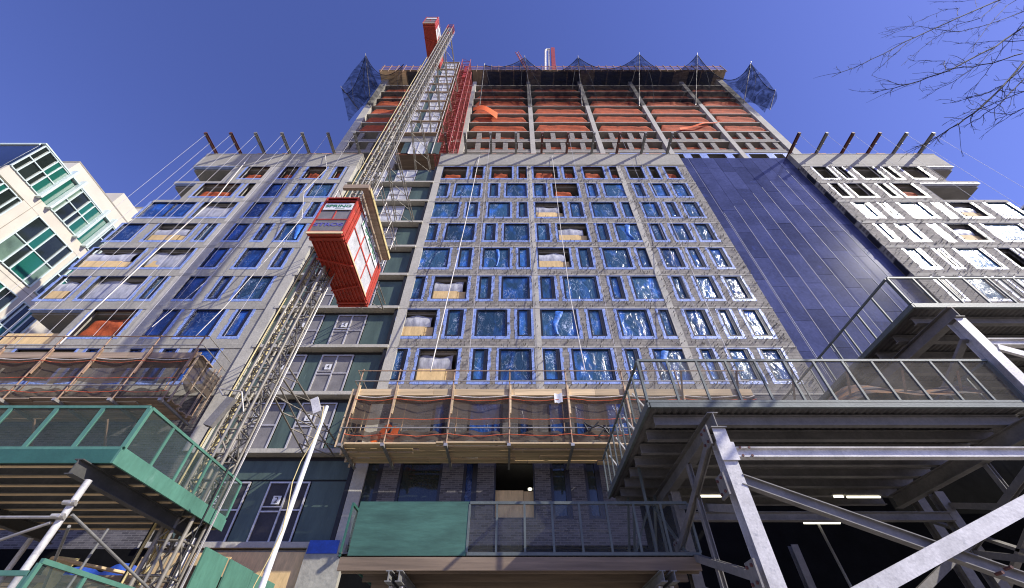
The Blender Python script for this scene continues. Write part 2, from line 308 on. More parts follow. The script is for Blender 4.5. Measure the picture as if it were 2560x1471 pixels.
# left wing
row("l", 11, 448.5, 4.223, 300, [(1235, 1490, "O"), (1650, 1800, "O"), (1905, 2105, "O"), (2215, 2300, "O")])
row("l", 10, 494.2, 4.223, 300, [(735, 1150, "O"), (1225, 1320, "D"), (1490, 1640, "B"), (1770, 1860, "B"), (1950, 2180)])
row("l", 9, 543.3, 4.223, 300, [(155, 660, "B"), (740, 1110, "S"), (1290, 1470, "B"), (1600, 1835, "B"), (1945, 2035)])
row("l", 8, 601.8, 4.223, 300, [(-165, 95, "B"), (235, 670, "P"), (770, 880), (1080, 1240, "B"), (1395, 1495, "B"), (1625, 1865)])
row("l", 7, 668.8, 4.223, 300, [(-506, 80, "P"), (200, 625, "S"), (830, 1005, "B"), (1195, 1430, "B"), (1580, 1695, "B")])
row("l", 6, 746.2, 3.62, 0, [(340, 590, "P"), (700, 1165, "S"), (1255, 1355), (1545, 1740, "B"), (1870, 1970, "B"), (2105, 2360)])
row("l", 5, 838, 3.62, 0, [(625, 1060, "O"), (1255, 1465, "B"), (1595, 1890, "B"), (2010, 2150, "B")])
row("l", 4, 875, 3.62, 0, [(150, 690, "D"), (790, 900, "B"), (1090, 1290, "B"), (1480, 1600, "B"), (1740, 1990, "B")])
# right block
row("r", 11, 443.7, 4.55, 2060, [(-14, 155, "D"), (240, 340, "D"), (450, 700, "D"), (805, 890, "D"), (1010, 1235, "D")])
row("r", 10, 488.8, 4.55, 2060, [(195, 300, "D"), (385, 590, "D"), (755, 840, "D"), (930, 1170, "O")])
row("r", 9, 540.4, 4.55, 2060, [(490, 660, "K"), (790, 860, "K"), (1020, 1280, "K"), (1430, 1490, "K"), (1600, 1890, "P"), (2050, 2330, "K")])
row("r", 8, 598.7, 4.55, 2060, [(760, 850, "K"), (1010, 1180, "K"), (1400, 1460, "K"), (1590, 1880, "P"), (2030, 2480, "K")])
row("r", 7, 666.8, 4.55, 2060, [(1120, 1300, "K"), (1480, 1560, "K"), (1730, 2040, "K"), (2230, 2400, "D"), (2500, 2850, "P")])
row("r", 6, 745, 4.55, 2060, [(1490, 1600, "K"), (1840, 2110, "K"), (2230, 2330, "K"), (2480, 2640, "K")])
row("r", 5, 838, 4.55, 2060, [(1900, 2080, "K"), (2300, 2560, "K"), (2700, 2850, "K")])
SILL, HEAD = .78, 2.88
blocks = {"l": (XL, XB0, "concrete"), "c": (XB1, XC1, "cmu"), "r": (XD0, XR, "cmu")}
open_corner = {("l", 11): 1, ("l", 10): 1, ("l", 5): 1, ("r", 11): 2, ("r", 10): 2}
corner_w = {("l", 11): PX(300 + 1085 / 4.223, 448.5, YW)[0], ("l", 10): PX(300 + 650 / 4.223, 494.2, YW)[0], ("l", 5): PX(525 / 3.62, 838, YW)[0],
            ("r", 11): PX(2060 + 1340 / 4.55, 443.7, YW)[0], ("r", 10): PX(2060 + 1275 / 4.55, 488.8, YW)[0]}
wall_rows = {}
for blk, (x0, x1, wm) in blocks.items():
    W = MB()
    for fl in range(4 if blk != "r" else 4, 12):
        a, b = x0, x1
        if (blk, fl) in corner_w:
            if blk == "l": a = corner_w[(blk, fl)]
            else: b = corner_w[(blk, fl)]
        z0, z1 = SL[fl], SL[fl + 1]
        ws = sorted([r for r in rows if r[0] == blk and r[1] == fl], key=lambda r: r[2])
        W.box(a, b, YW, YW + .3, z0, z0 + SILL); W.box(a, b, YW, YW + .3, z0 + HEAD, z1 - .001)
        x = a
        for r in ws:
            if r[2] > x + .02: W.box(x, r[2], YW, YW + .3, z0 + SILL, z0 + HEAD)
            x = max(x, r[3])
        if b > x + .02: W.box(x, b, YW, YW + .3, z0 + SILL, z0 + HEAD)
        wall_rows[(blk, fl)] = (a, b, ws)
    if blk == "c":   # the finished dark brick storeys
        W2 = MB(); xe = 5.2
        f3 = [(1074, 1115), (1166, 1256), (1295, 1332), (1371, 1426), (1438, 1479), (1520, 1590), (1640, 1700)]
        f2 = [(886, 938), (983, 1096), (1152, 1189), (1233, 1339), (1380, 1431), (1470, 1511)]
        for lst, y, z0, z1, s, h, fl in ((f3, 1080, 10.0, 13.0, .75, 2.6, 3), (f2, 1261, 6.24, 10.0, .95, 3.3, 2)):
            W2.box(x0, xe if fl == 2 else x1, YW, YW + .3, z0, z0 + s); W2.box(x0, xe if fl == 2 else x1, YW, YW + .3, z0 + h, z1 - .001)
            x = x0
            for i, (u, v) in enumerate(lst):
                xa, xb = PX(u, y, YW)[0], PX(v, y, YW)[0]
                W2.box(x, xa, YW, YW + .3, z0 + s, z0 + h); x = xb
                rows.append(("b", fl, xa, xb, "Q" if (fl, i) == (2, 3) else ("G" if fl == 2 and i in (0, 1, 4, 5) else "B")))
            W2.box(x, xe if fl == 2 else x1, YW, YW + .3, z0 + s, z0 + h)
        W2.build("brick_wall", "brick", B)
    W.build("wall", wm, B)
# side returns (kept off where the corner storeys stand open)
for fl in range(4, 12):
    if ("l", fl) not in corner_w: MB().box(XL, XL + .3, YW + .3, 30, SL[fl], SL[fl + 1] - .3).build("side_wall", "concrete", B)
    if ("r", fl) not in corner_w: MB().box(XR - .3, XR, YW + .3, 30, SL[fl], SL[fl + 1] - .3).build("side_wall", "concrete", B)
    MB().box(XD0, XD0 + .25, YW + .3, YW + .8, SL[fl], SL[fl + 1] - .3).build("side_wall", "concrete", B)
MB().box(XC1 - .25, XC1, YW + .3, YW + .8, SL[4], SL[12] - .3).build("side_wall", "concrete", B)
for fl in range(5, 12): MB().box(XD0 - .012, XD0 - .002, YW + .06, YW + .4, SL[fl] + .3, SL[fl] + 1.7).build("side_recess_cover", "clad2", B)
# floor slabs and slab edges
for fl in range(2, 13):
    for (a, b) in ((XL, XB0), (XB1, XC1), (XD0, XR)):
        if fl < 4 and b < 0: continue
        MB().box(a, b, YW + .31, 32, SL[fl] - .28, SL[fl]).build("floor_slab", "interior", B)
E_ = {}
for blk, (x0, x1, wm) in blocks.items():
    S = MB()
    for fl in range(4, 13):
        S.box(x0 - .01, x1 + .01, YW - .03, YW + .3, SL[fl] - (.1 if blk != 'c' else .05), SL[fl] + (.2 if blk != "c" else .03))
    if blk == "c":
        S.box(x0, x1, YW - .03, YW + .3, SL[3] - .1, SL[3] + .1)
    S.build("slab_edge", "concrete2" if blk == "c" else "concrete", B)
    P = MB(); P.box(x0 - (.0), x1, YW - .015, YW + .5, SL[12] + .25, ROOF)
    P.box(x0, x1, YW + .5, YW + .8, SL[12], ROOF - .25)
    P.build("parapet", "concrete", B)
    P = MB(); P.box(x0 - .02, x1 + .02, YW - .04, YW + .55, ROOF, ROOF + .07); P.build("parapet_cap", "concrete2", B)
# structural column strips, slightly proud
def colstrip(x0, x1, z0, z1, d=.018): MB().box(x0, x1, YW - d, YW + .1, z0, z1).build("column", "concrete2", B)
for (u0, u1, y) in ((1614, 1692, 0),):
    pass
cc = PX(1335, 660, YW)[0]; colstrip(cc - .2, cc + .2, SL[4] + .1, SL[12] - .1)
c2 = PX(1628, 640, YW)[0]; colstrip(c2 - .2, c2 + .2, SL[4] + .1, SL[12] - .1)
colstrip(XB1, XB1 + .55, 1.0, SL[12] - .1)
c3 = PX(587, 540, YW)[0]
MB().box(c3 - .5, c3 + .5, YW - .018, YW + .1, SL[4] + .25, SL[12] - .12).build("column", "concrete2", B)
MB().box(XB0 - .5, XB0 + .12, YW - .1, YW + .5, SL[3], SL[12] - .12).build("column", "concrete2", B)
# interior
MB().box(XL + .3, XB0, 25.5, 25.8, SL[4], ROOF - .3).build("core_wall", "interior", B)
MB().box(XB1, XR - .3, 24.3, 24.6, 0, ROOF - .3).build("core_wall", "interior", B)
S = MB()
for x in [-27, -21.5, -16.5, -5, 2.3, 10.5, 15.2, 28, 33.5, 39]:
    S.box(x - .3, x + .3, 20.3, 20.9, SL[4] if x < -8 else 0, ROOF - .4)
S.build("inner_column", "interior", B)
# street level walls, shade under the decks painted near black
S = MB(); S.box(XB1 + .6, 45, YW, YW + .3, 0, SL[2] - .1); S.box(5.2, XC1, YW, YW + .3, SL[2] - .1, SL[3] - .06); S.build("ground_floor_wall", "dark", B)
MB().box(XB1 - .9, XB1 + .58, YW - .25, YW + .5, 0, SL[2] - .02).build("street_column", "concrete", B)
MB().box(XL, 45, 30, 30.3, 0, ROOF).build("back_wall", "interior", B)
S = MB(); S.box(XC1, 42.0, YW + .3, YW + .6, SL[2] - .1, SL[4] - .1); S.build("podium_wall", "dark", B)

# --- windows
FILM = {"W": "film", "B": "filmdeep", "K": "filmpale", "G": "dglass"}
allw = []
for blk, fl, xa, xb, ty in rows:
    s, h = (SILL, HEAD) if fl >= 4 else ((.75, 2.6) if fl == 3 else (.95, 3.3))
    allw.append([blk, fl, xa, xb, SL[fl] + s, SL[fl] + h, ty])
def wsize(w):
    x, z = (w[2] + w[3]) / 2, (w[4] + w[5]) / 2
    d2 = x * x + YW * YW + z * z; vis = 1 if abs(x) < 1.25 * (YW * .7 + z * .7) else .05
    return (w[3] - w[2]) * vis / d2 ** 1.2
allw.sort(key=wsize, reverse=True)
def frame_mb(mb, x0, x1, z0, z1, ty):
    y0, y1 = YW + .012, YW + .15; t = .12 if ty in "WBKG" else .07; tv = .055
    mb.box(x0 + .004, x0 + t, y0, y1, z0 + .004, z1 - .004); mb.box(x1 - t, x1 - .004, y0, y1, z0 + .004, z1 - .004)
    mb.box(x0 + t, x1 - t, y0, y1, z0 + .004, z0 + tv); mb.box(x0 + t, x1 - t, y0, y1, z1 - tv, z1 - .004)
    if ty in "WBKG":
        if x1 - x0 < 1.35: mb.box(x1 - t - .1, x1 - t, y0 + .01, y1 + .02, z0 + tv, z1 - tv); mb.box(x0 + t, x1 - t - .1, y0 + .01, y1 + .02, z0 + tv, z0 + tv + .07)
        elif x1 - x0 > 3: xm = x0 + (x1 - x0) * .56; mb.box(xm - .05, xm + .05, y0 + .01, y1 + .02, z0 + tv, z1 - tv)
def glass_mb(mb, x0, x1, z0, z1):
    t = .115; n = max(2, int((x1 - x0) / .35)); m = 6
    pts = {}
    def fn(u, v):
        e = min(u, 1 - u, v, 1 - v)
        return (x0 + t + u * (x1 - x0 - 2 * t), YW + .1 - (random.uniform(0, .035) if e > .01 else 0), z0 + .05 + v * (z1 - z0 - .1))
    mb.grid(fn, n, m)
def tape_mb(mb, x0, x1, z0, z1, sl):
    y0, y1 = YW - .012, YW + .03
    top = min(z1 + .11, z1 + .12); w = .17
    zs = [z0 - .2 + i * (top - z0 + .2) / 7 for i in range(8)]
    for i in range(7):
        a = w + random.uniform(-.05, .035); mb.box(x0 - a, x0, y0, y1, zs[i] + .008, zs[i + 1])
        a = w + random.uniform(-.05, .04); mb.box(x1, x1 + a, y0, y1, zs[i] + .008, zs[i + 1])
    n = max(2, int((x1 - x0) / .5))
    for i in range(n):
        u0, u1 = x0 + (x1 - x0) * i / n, x0 + (x1 - x0) * (i + 1) / n
        mb.box(u0 + .001, u1 - .006, y0, y1, z0 - .2 + random.uniform(-.02, .02), z0)
    mb.box(x0 + .002, x1 - .002, y0, y1, z1, top)
def fill_ply(mb, x0, x1, z0, z1, fr=.42):
    h = z0 + (z1 - z0) * fr; xm = x1 - (x1 - x0) * .02
    mb.box(x0 + .07, x0 + (x1 - x0) * .72, YW + .17, YW + .19, z0 + .062, h); mb.box(x0 + (x1 - x0) * .72 + .01, xm - .03, YW + .23, YW + .25, z0 + .062, h - .02)
def fill_sheet(mb, x0, x1, z0, z1, full):
    lo = z0 + (.07 if full else (z1 - z0) * .42); hi = z1 - (z1 - z0) * (.1 if full else .14)
    wx = x1 - (x1 - x0) * (.04 if full else .16); ph = random.random() * 9
    def fn(u, v):
        hh = lo + (hi - lo) * v * (1 + .1 * math.sin(u * 7 + ph) * v)
        return (x0 + .05 + u * (wx - x0), YW + .22 - .1 * math.sin(v * math.pi) * (.8 + .3 * math.sin(u * 19 + ph) * (.5 + .5 * math.sin(u * 7 + ph))) + .1 * v * v, min(hh, z1 - .08))
    mb.grid(fn, 22, 9)
stuffmb = MB(); stuffmats = ["frame", "film", "filmdeep", "filmpale", "dglass", "tape", "tapeglare", "ply", "plastic"]
for i, (blk, fl, x0, x1, z0, z1, ty) in enumerate(allw):
    tape = "tapeglare" if blk == "r" else "tape"
    if i < 100:
        f = MB(); frame_mb(f, x0, x1, z0, z1, ty); fo = f.build("window", "frame", B)
        if ty in FILM: g = MB(); glass_mb(g, x0, x1, z0, z1); g.build("glass_pane", FILM[ty], fo)
        if ty in "WB" and x1 - x0 > 1.6 and random.random() < .38:
            g = MB(); xm = x0 + (x1 - x0) * random.uniform(.35, .7); ph = random.random() * 9; wd_ = random.uniform(.06, .42); am = random.uniform(.02, .22); fq = random.uniform(1.5, 6); dr = random.uniform(-.35, .35)
            g.grid(lambda u, v: (xm + (u - .5) * wd_ * (1.4 - v) + am * math.sin(v * fq + ph) + dr * v, YW + .05 - .05 * math.sin(u * 3.1) - .02 * math.sin(v * 19 + u * 7), z1 - .12 - (z1 - z0 - .3) * v), 5, 12); g.build("film_fold", "fold", fo)
        if blk != "b": t = MB(); tape_mb(t, x0, x1, z0, z1, SL[fl]); t.build("flashing_tape", tape, fo)
        if ty in "PQ" or (ty == "S" and fl == 7): p = MB(); fill_ply(p, x0, x1 if ty in "PQ" else x0 + 1.4, z0, z1, .5 if ty == "Q" else .42); p.build("plywood_board", "ply", fo)
        if ty in "PS": p = MB(); fill_sheet(p, x0, x1, z0, z1, ty == "S"); p.build("plastic_sheet", "plastic", fo)
    else:
        q = stuffmb
        q.cur = 0; frame_mb(q, x0, x1, z0, z1, ty)
        if ty in FILM: q.cur = stuffmats.index(FILM[ty]); glass_mb(q, x0, x1, z0, z1)
        if blk != "b": q.cur = stuffmats.index(tape); tape_mb(q, x0, x1, z0, z1, SL[fl])
        if ty in "PQ": q.cur = 7; fill_ply(q, x0, x1, z0, z1)
        if ty in "PS": q.cur = 8; fill_sheet(q, x0, x1, z0, z1, ty == "S")
tag(stuffmb.build("window", stuffmats, B), kind="stuff")
# tape along the open corners
for (blk, fl), xc in corner_w.items():
    a, b = (XL, xc) if blk == "l" else (xc, XR)
    MB().box(a, b, YW - .04, YW + .25, SL[fl + 1] - .16, SL[fl + 1] - .11).build("flashing_tape", "tape" if blk == "l" else "tapeglare", B)
a, b = XL - .1, corner_w[("l", 5)]
MB().box(a, b + .3, YW + .32, YW + .35, SL[5] + .25, SL[5] + 1.25).build("plywood_guard", "ply", B)
# brick ties
T = MB()
for _ in range(7500):
    x = random.uniform(XB1 + .6, XC1) if random.random() < .72 else random.uniform(XD0, XR - .5)
    z = random.uniform(SL[4] + .2, SL[11] + 2.9)
    fl = next(k for k in range(11, 3, -1) if z >= SL[k]); blk = "c" if x < XC1 else "r"
    if (blk, fl) not in wall_rows or not wall_rows[(blk, fl)][0] < x < wall_rows[(blk, fl)][1] - .05: continue
    if any(w[2] - .0 < x < w[3] + .0 and SILL - .02 < z - SL[fl] < HEAD + .02 for w in wall_rows[(blk, fl)][2]): continue
    T.box(x, x + .026, YW - .13 - random.random() * .07, YW, z, z + .02)
tag(T.build("brick_tie", "greysteel", B), kind="stuff")

# --- cladding recess
YP = YW + .42
MB().box(XC1 - .25, XD0 + .2, YP + .03, YP + .4, 5, 39.4).build("cladding_backing", "black", B)
npc = 9; pw = (XD0 - XC1) / npc
for i in range(npc):
    off = [0, -.65, .3, -.3, .55, -.75, .1, -.5, .35][i]
    z = 5.0
    tops = [5.0] + [SL[k] + off for k in range(4, 13)] + [39.45]
    for j in range(len(tops) - 1):
        m = MB(); a, b = tops[j], tops[j + 1]; x0, x1 = XC1 + i * pw + .012, XC1 + (i + 1) * pw - .012; dy = random.uniform(0, .012)
        m.box(x0, x1, YP + dy, YP + .025, a + .012, b - .012)
        o = m.build("cladding_panel", "panel", B)
for i in range(1, npc):
    m = MB(); x = XC1 + i * pw; m.box(x - .011, x + .011, YP - .008, YP + .0, 12 + (i * 37 % 5), 38 - (i * 53 % 9)); m.build("seam_glint", "seam", B)  # sun glint on the panel edges painted as pale strips
m = MB()
for k in range(4, 13): m.box(XC1, XD0, YP + .026, YP + .029, SL[k] - .01, SL[k] + .01)
m.build("joint_line", "seam", B)

# --- hoist bay: green boards, landing gates, slab bars
YBAY = YW + .28
MB().box(XB0, XB1, YBAY + .06, YBAY + .3, 6.3, 36.95).build("bay_backing", "black", B)
gates = ((-13.15, -11.5), (-10.65, -8.9))
for fl in range(2, 12):
    z0, z1 = SL[fl] + .12, SL[fl + 1] - .32
    if fl == 2: zt = 8.8
    else: zt = z1
    for (a, b) in ((XB0 + .15, -13.2), (-11.45, -10.7), (-8.85, XB1 - .22)):
        m = MB(); m.box(a, b, YBAY, YBAY + .05, z0, zt - .02); m.build("green_board", "greendark", B)
    if fl == 2: MB().box(XB0 + .15, XB1 - .2, YBAY, YBAY + .05, 8.86, z1).build("green_board", "greendark", B)
    MB().box(XB0, XB1 + .02, YBAY - .42, YBAY + .3, SL[fl] - .11, SL[fl] + .09).build("slab_bar", "concrete2", B)
    for gi, (a, b) in enumerate(gates):
        g = MB(); zt2 = zt - .05; w = b - a; y = YBAY - .06
        for x in (a + .03, a + w / 2, b - .03): g.box(x - .035, x + .035, y, y + .05, z0, zt2)
        zm = z0 + (zt2 - z0) * .52
        for z in (z0 + .035, zt2 - .035): g.box(a, b, y - .012, y - .002, z - .035, z + .035)
        g.box(a + .07, a + w / 2 - .04, y + .002, y + .045, zm - .09, zm - .03); g.box(a + .07, a + w / 2 - .04, y + .002, y + .045, zm + .1, zm + .15)
        g.box(a + w / 2 + .04, b - .07, y + .002, y + .045, zm - .03, zm + .03)
        go = g.build("landing_gate", "alu", B)
        pn = MB(); pn.box(a + .06, b - .06, y + .05, y + .06, z0 + .02, zt2 - .02); pn.build("mesh_infill", "meshdark" if fl == 2 else ("meshgrey" if fl < 9 else "meshpale"), go)
        if fl <= 9:
            sx, sz = a + w / 2 - .3, zm + .38; s_ = .17
            MB().box(sx - s_, sx + s_, y - .03, y - .015, sz - s_, sz + s_).build("number_plate", "white", go)
            text(str(fl), (sx, y - .034, sz), (1, 0, 0), (0, 0, 1), .34, "black", go)
MB().box(XB1 - .2, XB1 - .02, YBAY - .3, YBAY + .3, SL[2], 36.9).build("bay_jamb", "black", B)
p = MB(); p.box(-13.9, -8.0, YW - .05, YW, 3.2, 6.0); p.build("plywood_hoarding", "ply", B)
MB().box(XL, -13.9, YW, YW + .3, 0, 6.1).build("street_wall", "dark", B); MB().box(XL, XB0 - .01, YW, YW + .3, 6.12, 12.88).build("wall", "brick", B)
m = MB(); m.box(-48, XL - .2, 18.6, 18.8, 0, 9.5); single(m, "hoarding", "greendark", "long dark site hoarding beyond the left wing's corner, seen under the green shed", "hoarding")  # added dark backing that blocks the bright sky gap
MB().box(XB0, XB1, YBAY - .2, YBAY + .3, 5.7, 6.1).build("transfer_beam", "concrete", B)
MB().box(XB1 - .85, XB1 + .3, YW - .28, YW - .255, 5.9, 6.35).build("blue_membrane", "blue", B)

# --- roof level fittings of the building
m = MB()
x = XL + 1
while x < XR:
    if not (XC1 - 1.2 < x < XD0): MB().box(x, x + random.uniform(.3, 1.6), YW + .0, YW + .1, ROOF + .07, ROOF + .07 + random.uniform(.06, .22)).build("roof_edge_board", "redwood", B)
    x += random.uniform(.8, 2.6)

# ================================================================== TOWER (same building, set back)
YT = 23.3
TS = [48.7 + CAMZ + 3.0 * i for i in range(9)]   # slab levels z
TX = [-22.2, -14.4, -6.6, 2.33, 10.85, 19.3, 27.9, 35.1]
m = MB()
for z in [41.3, 44.3, 47.3] + TS: m.box(TX[0], TX[-1], YT, YT + 9, z - .2, z)
m.build("tower_slab", "interior", B)
m = MB()
for z in [41.3, 44.3, 47.3] + TS: m.box(TX[0] - .02, TX[-1] + .02, YT - .04, YT - .001, z - .15, z + .0)
m.build("tower_slab_edge", "concrete2", B)
for i, x in enumerate(TX):
    w = .5 if i in (0, 7) else .3
    xx = x + (w if i == 0 else (-w if i == 7 else 0))
    MB().box(xx - w, xx + w, YT - .1, YT + .7, 39, TS[-1] + (1.6 if 0 < i < 7 else 2.9)).build("tower_column", "concrete2", B)
MB().box(TX[0] + .3, TX[-1] - .3, YT + 5, YT + 5.3, 39, TS[-1]).build("tower_core_wall", "interior", B)
m = MB()   # block infill with window openings on the two lowest visible tower storeys, blue taped row below
for z0, ph in ((TS[0], 0), (TS[1], .8)):
    m.box(TX[0], TX[-1], YT + .05, YT + .3, z0 + .001, z0 + .8)
    for i in range(7):
        a, b = TX[i] + .45, TX[i + 1] - .45; n = 3; x = a + 1.2 + ph * (i % 2)
        while x < b - 1.2:
            w = .62; m.box(x, x + w, YT + .05, YT + .3, z0 + .8, z0 + 2.76); x += random.choice((1.9, 2.5, 1.6))
m.build("tower_infill", "cmu", B)
m = MB(); m2 = MB()
z0 = TS[0] - 3
m.box(XC1 - 4, TX[-1], YT + .05, YT + .3, z0, z0 + .8)
x = 12.5
k = 0
while x < 34:
    w = .8; m.box(x, x + w, YT + .05, YT + .3, z0 + .8, z0 + 2.76); m2.box(x - .06, x + w + .06, YT + .02, YT + .045, z0 + .7, z0 + 2.7)
    x += (3.1, 2.0)[k % 2]; k += 1
m2.box(XC1 - 4, TX[-1], YT + .015, YT + .04, z0 + 2.5, z0 + 2.73)
m.build("tower_infill", "cmu", B); m2.build("flashing_tape", "tape", B)
# formwork deck on top
zt = TS[-1]
fw = MB(); ztop = zt + 2.8
fw.box(TX[0] - .4, TX[-1] + .3, YT - 1.55, YT + 9, ztop, ztop + .12); fo = fw.build("formwork_deck", "form", B)
m = MB()
x = TX[0] + 4.2
while x < TX[-1] - 2.5:
    if min(abs(x - t) for t in TX) > .9: MB().box(x, x + 2.0, YT - 1.3, YT + .9, ztop - .06, ztop - .004).build("deck_form_panel", "formdark", fo)
    x += 2.25
m = MB()
for i in range(48):
    x = TX[0] + i * 1.22
    m.box(x, x + .07, YT - 1.6, YT - 1.5, ztop - .9, ztop + 2.6)
m.build("form_stanchion", "rustpole", fo)
m = MB()
for z, mmm in ((ztop + .14, 0), (ztop + 1.1, 0), (ztop + 1.9, 0)): m.box(TX[0] - .3, TX[-1] + .2, YT - 1.5, YT - 1.46, z, z + .22)
m.build("edge_board", "redwood", fo)
m = MB(); m.box(TX[0] + .8, TX[-1] - 1.0, YT - .9, YT + 8, ztop + 1.25, ztop + 1.4); m.build("upper_deck", "form", fo)
m = MB()
for i in range(60): x = random.uniform(TX[0] + 1, TX[-1] - 1); m.box(x, x + .05, YT - .4, YT - .35, ztop + 1.4, ztop + 2.4 + random.random() * 1.1)
m.build("rebar", "rustpole", fo)
m = MB(); m.box(TX[0] - .3, TX[0] + 4, YT - 1.45, YT + 2, ztop - .1, ztop - .005); m.build("soffit_board", "lumber", fo)

# orange nets of the tower bays
def net_roll(x0, x1, y, z, h, seed, depth=.9):
    rnd = random.Random(seed); ph = rnd.random() * 9; m = MB(); n = max(8, int((x1 - x0) * 5)); amp = rnd.uniform(.03, .14)
    hh = h * rnd.uniform(.85, 1.05)
    def fn(u, v):
        a = v * math.pi * 1.0
        swell = 1 + amp * abs(math.sin(u * rnd_k + ph)) ** .5 - amp + .025 * math.sin(u * 21 + ph * 2)
        e = min(1, min(u, 1 - u) * 9 + .25)
        return (x0 + u * (x1 - x0), y - depth * (.55 * math.sin(a) + .3 * math.sin(a * 3 + u * 4)) * swell * e + v * depth * .9, z + hh * swell * e * (v ** .7) * (1 if v < .75 else 1))
    rnd_k = rnd.uniform(4, 8)
    m.grid(fn, n, 9)
    return m
for fi in range(2, 8):
    for bi in range(7):
        if bi == 1: continue
        a, b = TX[bi] + (1.1 if bi == 0 else .4), TX[bi + 1] - .4
        if bi == 6: b -= .6
        m = net_roll(a + .1, b - .1, YT + .08, TS[fi] + .03, 2.75 if fi < 6 else 1.6, fi * 10 + bi, .22)
        side = ("in the open bay behind the hoist mast" if bi == 0 else f"in the {ORD[6 - bi]} bay from the tower's right corner")
        single(m, "debris_net", "orange", f"orange netting {side}, {ORD[fi - 2]} open storey up", "net", "orange nets in the open tower bays")
k = 0
for zf, st in ((TS[0], "lower"), (TS[1], "upper")):
    for bi in range(2, 7):
        m = net_roll(TX[bi] + .5, TX[bi + 1] - .5, YT + .4, zf + .8, 1.6, 77 + k, .3); k += 1
        single(m, "debris_net", "orange", f"dull orange netting in {st} row of tower window gaps, {ORD[6 - bi]} bay from right", "net", "orange nets behind the tower window gaps")
m = MB()
def fn(u, v): return (-6.0 + u * 3.6, YT - .25 - .5 * math.sin(u * 3), TS[4] - .1 - 2.1 * u * v + .35 * math.sin(u * 5) + (1.9 if v < .5 else .6) * (1 - u))
m.grid(fn, 12, 5); single(m, "debris_net", "orangeb", "bright orange net flapping loose out of the bay beside the red stair scaffold", "net")
m = MB(); a = Vector((PX(1700, 322, YT - .3)[0], YT - .3, PX(1700, 322, YT - .3)[1])); b = Vector((PX(1800, 302, YT - .3)[0], YT - .3, PX(1800, 302, YT - .3)[1]))
def fn(u, v): p = a.lerp(b, u); return (p.x, p.y + .12 * math.sin(u * 9), p.z + (v - .5) * .55 * (1.2 - u) + .1 * math.sin(u * 12))
m.grid(fn, 12, 3); single(m, "debris_net", "orangeb", "bright orange net strip stretched slantwise across a tower column", "net")
# orange nets in the open windows of the blocks
cnt = {}
byrow = {}
for w in sorted(allw, key=lambda w: w[2]):
    byrow.setdefault((w[0], w[1]), []).append(w)
for (blk, fl), ws in byrow.items():
    ws = [w for w in ws if w[6] == "O"]
    for i, (b_, f_, x0, x1, z0, z1, ty) in enumerate(ws):
        m = net_roll(x0 + .08, x0 + (x1 - x0) * random.uniform(.8, .97), YW + .3, SL[fl] + .75, 1.75, fl * 31 + i, .22)
        bn = {"c": "centre block", "l": "left wing", "r": "right block"}[blk]
        fn_ = {11: "top row", 10: "second row down", 5: "row just above the scaffold"}[fl]
        lb = f"orange net bundle in an open window of the {bn}, {fn_}" if len(ws) == 1 else f"orange net bundle, {ORD[i]} open window from left, {fn_}, {bn}"
        single(m, "debris_net", "orange", lb, "net", "orange nets inside open windows")

# ================================================================== outrigger beams on the roof edge
def beam_proto(mname):
    pass
def outrigger(x, mname, label):
    L_ = 2.0
    t = thing("outrigger_beam", label, "steel beam", (x, YW, ROOF + .1), "outrigger beams along the roof edge")
    m = MB(); m.ibeam((x, YW + 2.2, ROOF + .22), (x, YW - L_, ROOF + .22), .2, .24); m.build("beam", mname, t)
    m = MB(); m.box(x - .12, x + .12, YW - L_ - .02, YW - L_, ROOF + .09, ROOF + .36); m.build("end_plate", mname, t)
    m = MB(); m.box(x - .03, x + .03, YW - L_ + .1, YW - L_ + .16, ROOF - .12, ROOF + .09); m.box(x - .03, x + .03, YW - L_ + .9, YW - L_ + .96, ROOF - .12, ROOF + .09); m.build("hanger", "greysteel", t)
    return t
OB = {"l": [536, 597, 657, 721, 770, 833, 897], "c": [1118, 1165, 1228, 1290, 1354, 1417, 1480, 1543, 1605, 1670], "r": [1978, 2045, 2109, 2174, 2239, 2304]}
rusty = {"l": (0, 1), "c": (0, 4, 5, 7), "r": (0, 2, 3)}
obx = {}
for blk, xs in OB.items():
    for i, u in enumerate(xs):
        x = PX(u, 388, YW)[0]; obx.setdefault(blk, []).append(x)
        r = i in rusty[blk]; bn = {"c": "centre roof edge", "l": "left wing roof edge", "r": "right block roof edge"}[blk]
        outrigger(x, "rust" if r else "greysteel", f"{'rusty red' if r else 'grey'} steel beam sticking out, {ORD[i]} from the left on the {bn}")
# hanging lines from the outriggers
def line(pts, r, mname, label, name="rope", group="ropes hanging down the facade", cat="rope"):
    m = MB(); m.path(pts, r, 5); return single(m, name, mname, label, cat, group)
for i, x in enumerate(obx["l"]):
    for j, (yy, rr) in enumerate(((YW - 1.87, .011), (YW - 1.07, .011))):
        if i > 4 and j: continue
        line([(x, yy, ROOF - .1), (x + .02, yy, 15.2)], rr, "ropethin", f"thin {'outer' if j == 0 else 'inner'} cable under the {ORD[i]} roof beam of the left wing", "cable", "suspension cables under the beams", "cable")
for i, x in enumerate(obx["c"][1:]):
    if i in (1, 4, 6, 8): line([(x, YW - 1.87, ROOF - .1), (x, YW - 1.9, 12.9)], .011, "ropethin", f"thin cable hanging from the {ORD[i + 1]} beam from the left on the centre roof", "cable", "suspension cables under the beams", "cable")
for i, x in enumerate(obx["r"]):
    line([(x, YW - 1.87, ROOF - .1), (x, YW - 1.9, 10.6)], .010, "ropethin", f"thin cable hanging from the {ORD[i]} beam from the left on the right block", "cable", "suspension cables under the beams", "cable")
def wp(x, y, Y): a, b = PX(x, y, Y); return (a, Y, b)
def ropeline(px, Ya, Yb, r, label, m="rope"):
    n = len(px); line([wp(x, y, Ya + (Yb - Ya) * i / (n - 1)) for i, (x, y) in enumerate(px)], r, m, label)
